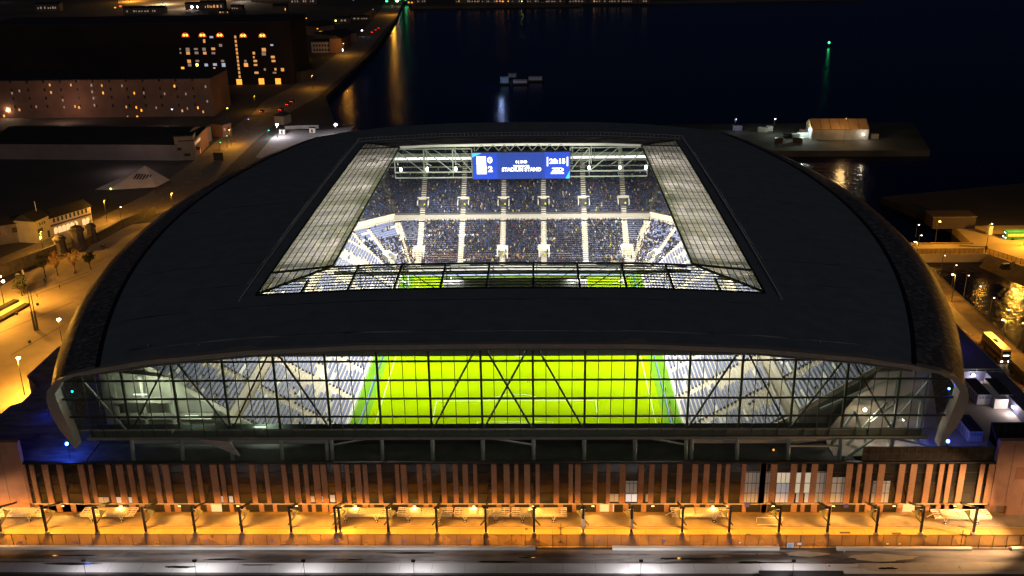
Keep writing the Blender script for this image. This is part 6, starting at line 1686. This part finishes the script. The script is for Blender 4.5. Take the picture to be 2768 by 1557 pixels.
b = G(30,318); point((b.x,b.y-2,5), 5000, (1,.6,.35), .5, None, 'street_glow')  # unseen point lights without fittings, added for the street glow
b = G(385,312); point((b.x,b.y-4,5), 2500, (1,.55,.25), .5, None, 'street_glow')
b = G(200,322); point((b.x,b.y-14,9), 5000, (1,.55,.38), .5, None, 'street_glow')
b = G(470,345); point((b.x,b.y-8,8), 1500, (1,.6,.45), .5, None, 'street_glow')
b = G(380,440); point((b.x,b.y-18,9), 2500, (1,.75,.7), .5, None, 'street_glow')
# far shore lights along the top edge
wn = ('first','second','third','fourth','fifth','sixth','seventh','eighth','ninth','tenth','eleventh','twelfth','thirteenth','fourteenth','fifteenth','sixteenth','seventeenth','eighteenth','nineteenth','twentieth')
k = 0
for px_, wd_, m in ((1112,10,E_winy),(1135,16,E_wind),(1242,10,E_win),(1258,14,E_wind),(1272,6,E_winc),(1290,8,E_win),(1318,16,E_winy),(1345,18,E_win),(1375,20,E_winy),(1400,12,E_yel),(1440,16,E_wind),(1500,26,E_wind),(1560,22,E_wind),(1620,24,E_win),(1660,14,E_wind),(1700,20,E_wind),(1740,14,E_wind)):
    lit_house(px_, 12 if px_ < 1130 else 9, wd_, 5, m, 'lit waterfront building on the far shore, %s from the left' % wn[k], depth=8); k += 1
for px_, py_, col, r_ in ((1240,8,(.6,.8,1),1),(1350,8,(1,.75,.3),1),(1480,7,(1,.7,.4),1),(1650,8,(1,.7,.4),1)):
    g = G(px_, py_); point((g.x,g.y-3,4), 2500, col, .5, None, 'waterfront_glow')  # unseen point lights added for glow along the waterfront

# ================================================================= ROOF PLANT AND BLUE LIGHTS ON THE RIGHT PODIUM
def ac(x, y, rz, lab, L=7.0, W_=3.0):
    t = thing('chiller_unit', lab, 'air conditioner', (x,y,9.0), rz, 'white chiller units on the right podium deck')
    MB().box(-W_/2,W_/2,-L/2,L/2,.25,2.7).build('casing', mat('casing_white', (.55,.53,.53), .5), t)
    mb = MB().box(-W_/2+.1,W_/2-.1,-L/2+.1,L/2-.1,2.705,2.85)
    mb.build('fan_deck', mat('fan_deck_dark', (.02,.02,.03), .7), t)
    mb = MB()
    for i in range(5): mb.tube((-.65,-L/2+1+i*1.25,2.855),(-.65,-L/2+1+i*1.25,2.95),.5,None,10).tube((.65,-L/2+1+i*1.25,2.855),(.65,-L/2+1+i*1.25,2.95),.5,None,10)
    mb.build('fan', mat('fan_dark', (.035,.035,.045), .6), t)
    mb = MB()
    for i in range(5): mb.box(-W_/2-.03,-W_/2-.002,-L/2+.4+i*1.3,-L/2+1.2+i*1.3,.6,2.2)
    for i in range(4): mb.box(-W_/2+.3+i*.65,-W_/2+.8+i*.65,-L/2-.03,-L/2-.002,1.7,2.4)
    mb.build('grille', mat('grille_grey', (.25,.25,.27), .6), t)
c1_ = G(2650,1085,9); c2_ = G(2712,1085,9); c3_ = G(2640,1180,9)
ac(c1_.x-.2, c1_.y+2.2, 0, 'white chiller unit with dark fan top, left of the back pair', 8.5)
ac(c2_.x-.6, c2_.y+2.2, 0, 'white chiller unit with dark fan top, right of the back pair', 8.5)
ac(c3_.x-1.5, c3_.y+1.0, 0, 'white chiller unit alone nearest the brick facade', 7.5)
g = G(2712,1048,9); t = thing('plant_cabin', 'white boxy plant cabin between the wall lamps on the right podium', 'cabin', (110.4,-56,9.0)); MB().box(-1.5,1.5,-2,6,0,2.4).build('wall', M_white, t)
def bulkhead(p, aim, lab, pw, m_=E_white, col=(1,.82,.75)):
    t = thing('bulkhead_lamp', lab, 'wall lamp', p, 0, 'white bulkhead lamps on the right podium')
    MB().box(-.55,.55,-.12,.12,-.2,.2).build('lamp_body', M_steel, t)
    MB().ball((aim[0]*.3,aim[1]*.3,0),.36,8,5,.7).build('lamp_glass', m_, t)
    point((aim[0]*.9,aim[1]*.9,-.2), pw, col, .3, t)
bulkhead((V(2624,1050,-44.2).x,-44.2,10.9), (0,-1), 'white lamp glowing on the wall at the back of the plant deck', 420)
g = G(2692,1072,10.8); bulkhead((112.2,g.y,10.8), (-1,0), 'white lamp on the side wall right of the chiller pair, farther one', 380)
g = G(2765,1106,10.8); bulkhead((112.2,g.y+1,10.8), (-1,0), 'white lamp on the side wall at the right picture edge', 380)
g = G(2648,1178,10); bulkhead((g.x,g.y,10), (-1,0), 'reddish white lamp beside the lone chiller unit', 260)
for px_, py_, Y, lab, pw in ((2337,1106,-76,'warm white lamp inside the right glass corner, left one',620),(2437,1135,-77,'warm white lamp inside the right glass corner, right one',560),(2399,1173,-81.0,'pinkish lamp under the right glass corner',360)):
    p = V(px_, py_, Y); bulkhead((p.x,Y,p.z), (0,-1), lab, pw, E_white, (1,.80,.58))
for px_, py_, Y, lab, pw in ((2568,1143,-76,'blue lamp below the right rim, topmost of three',260),(2565,1167,-79,'blue lamp below the right rim, middle of three',260),(2562,1192,-82,'blue lamp below the right rim, lowest of three',260),(2565,1050,-80,'small blue lamp inside the right rim',60),(181,1175,-80,'blue lamp beside the left rim, upper of two',450),(181,1199,-83,'blue lamp beside the left rim, lower of two',450)):
    p = V(px_, py_, Y); t = thing('blue_lamp', lab, 'lamp', (p.x,Y,p.z), 0, 'blue lamps beside the glass end')
    z0 = p.z-11.0 if p.x < 0 else p.z-9.0
    MB().tube((0,0,-max(.3,z0)),(0,0,-.2),.06).build('post', M_black, t)
    MB().ball((0,-.1,0),.34 if pw > 100 else .22,8,5).build('lamp_glass', E_blue, t)
    point((0,-.9,.1), pw, (.04,.10,1), .3, t)
for i, (x, y) in enumerate(((-112,-64),(-113,-46),(-110,-34))):
    t = thing('blue_lamp', 'blue lamp hidden along the left podium roof, %s from the front' % ('first','second','third')[i], 'lamp', (x+7,y,11.0), 0, 'blue lamps beside the glass end')
    MB().tube((0,0,0),(0,0,1.2),.06).ball((0,0,1.3),.2,6,4).build('post', M_black, t); point((0,0,2.0), 170, (.04,.06,1), .3, t)
t = thing('blue_lamp', 'blue lamp washing the right podium roof', 'lamp', (106,-30,11.6), 0, 'blue lamps beside the glass end')
MB().tube((0,0,0),(0,0,1.2),.06).ball((0,0,1.3),.2,6,4).build('post', M_black, t); point((2,0,3.0), 300, (.14,.10,1), .3, t)
for px_, py_, Y, m_, lab in ((743,1219,-78.5,E_yel,'tiny yellow light in the dark concourse at the left'),(2091,1216,-80,E_winy,'tiny amber light in the dark concourse at the right'),(2346,1231,-85.6,E_green,'small green light on the terrace left of the louvre screen'),(195,1058,-81,E_cyan,'tiny cyan light inside the left glass corner')):
    p = V(px_, py_, Y); o = MB().ball((0,0,0),.22,8,5).build('indicator_light', m_); o.location = p; tag(o, lab, 'light')
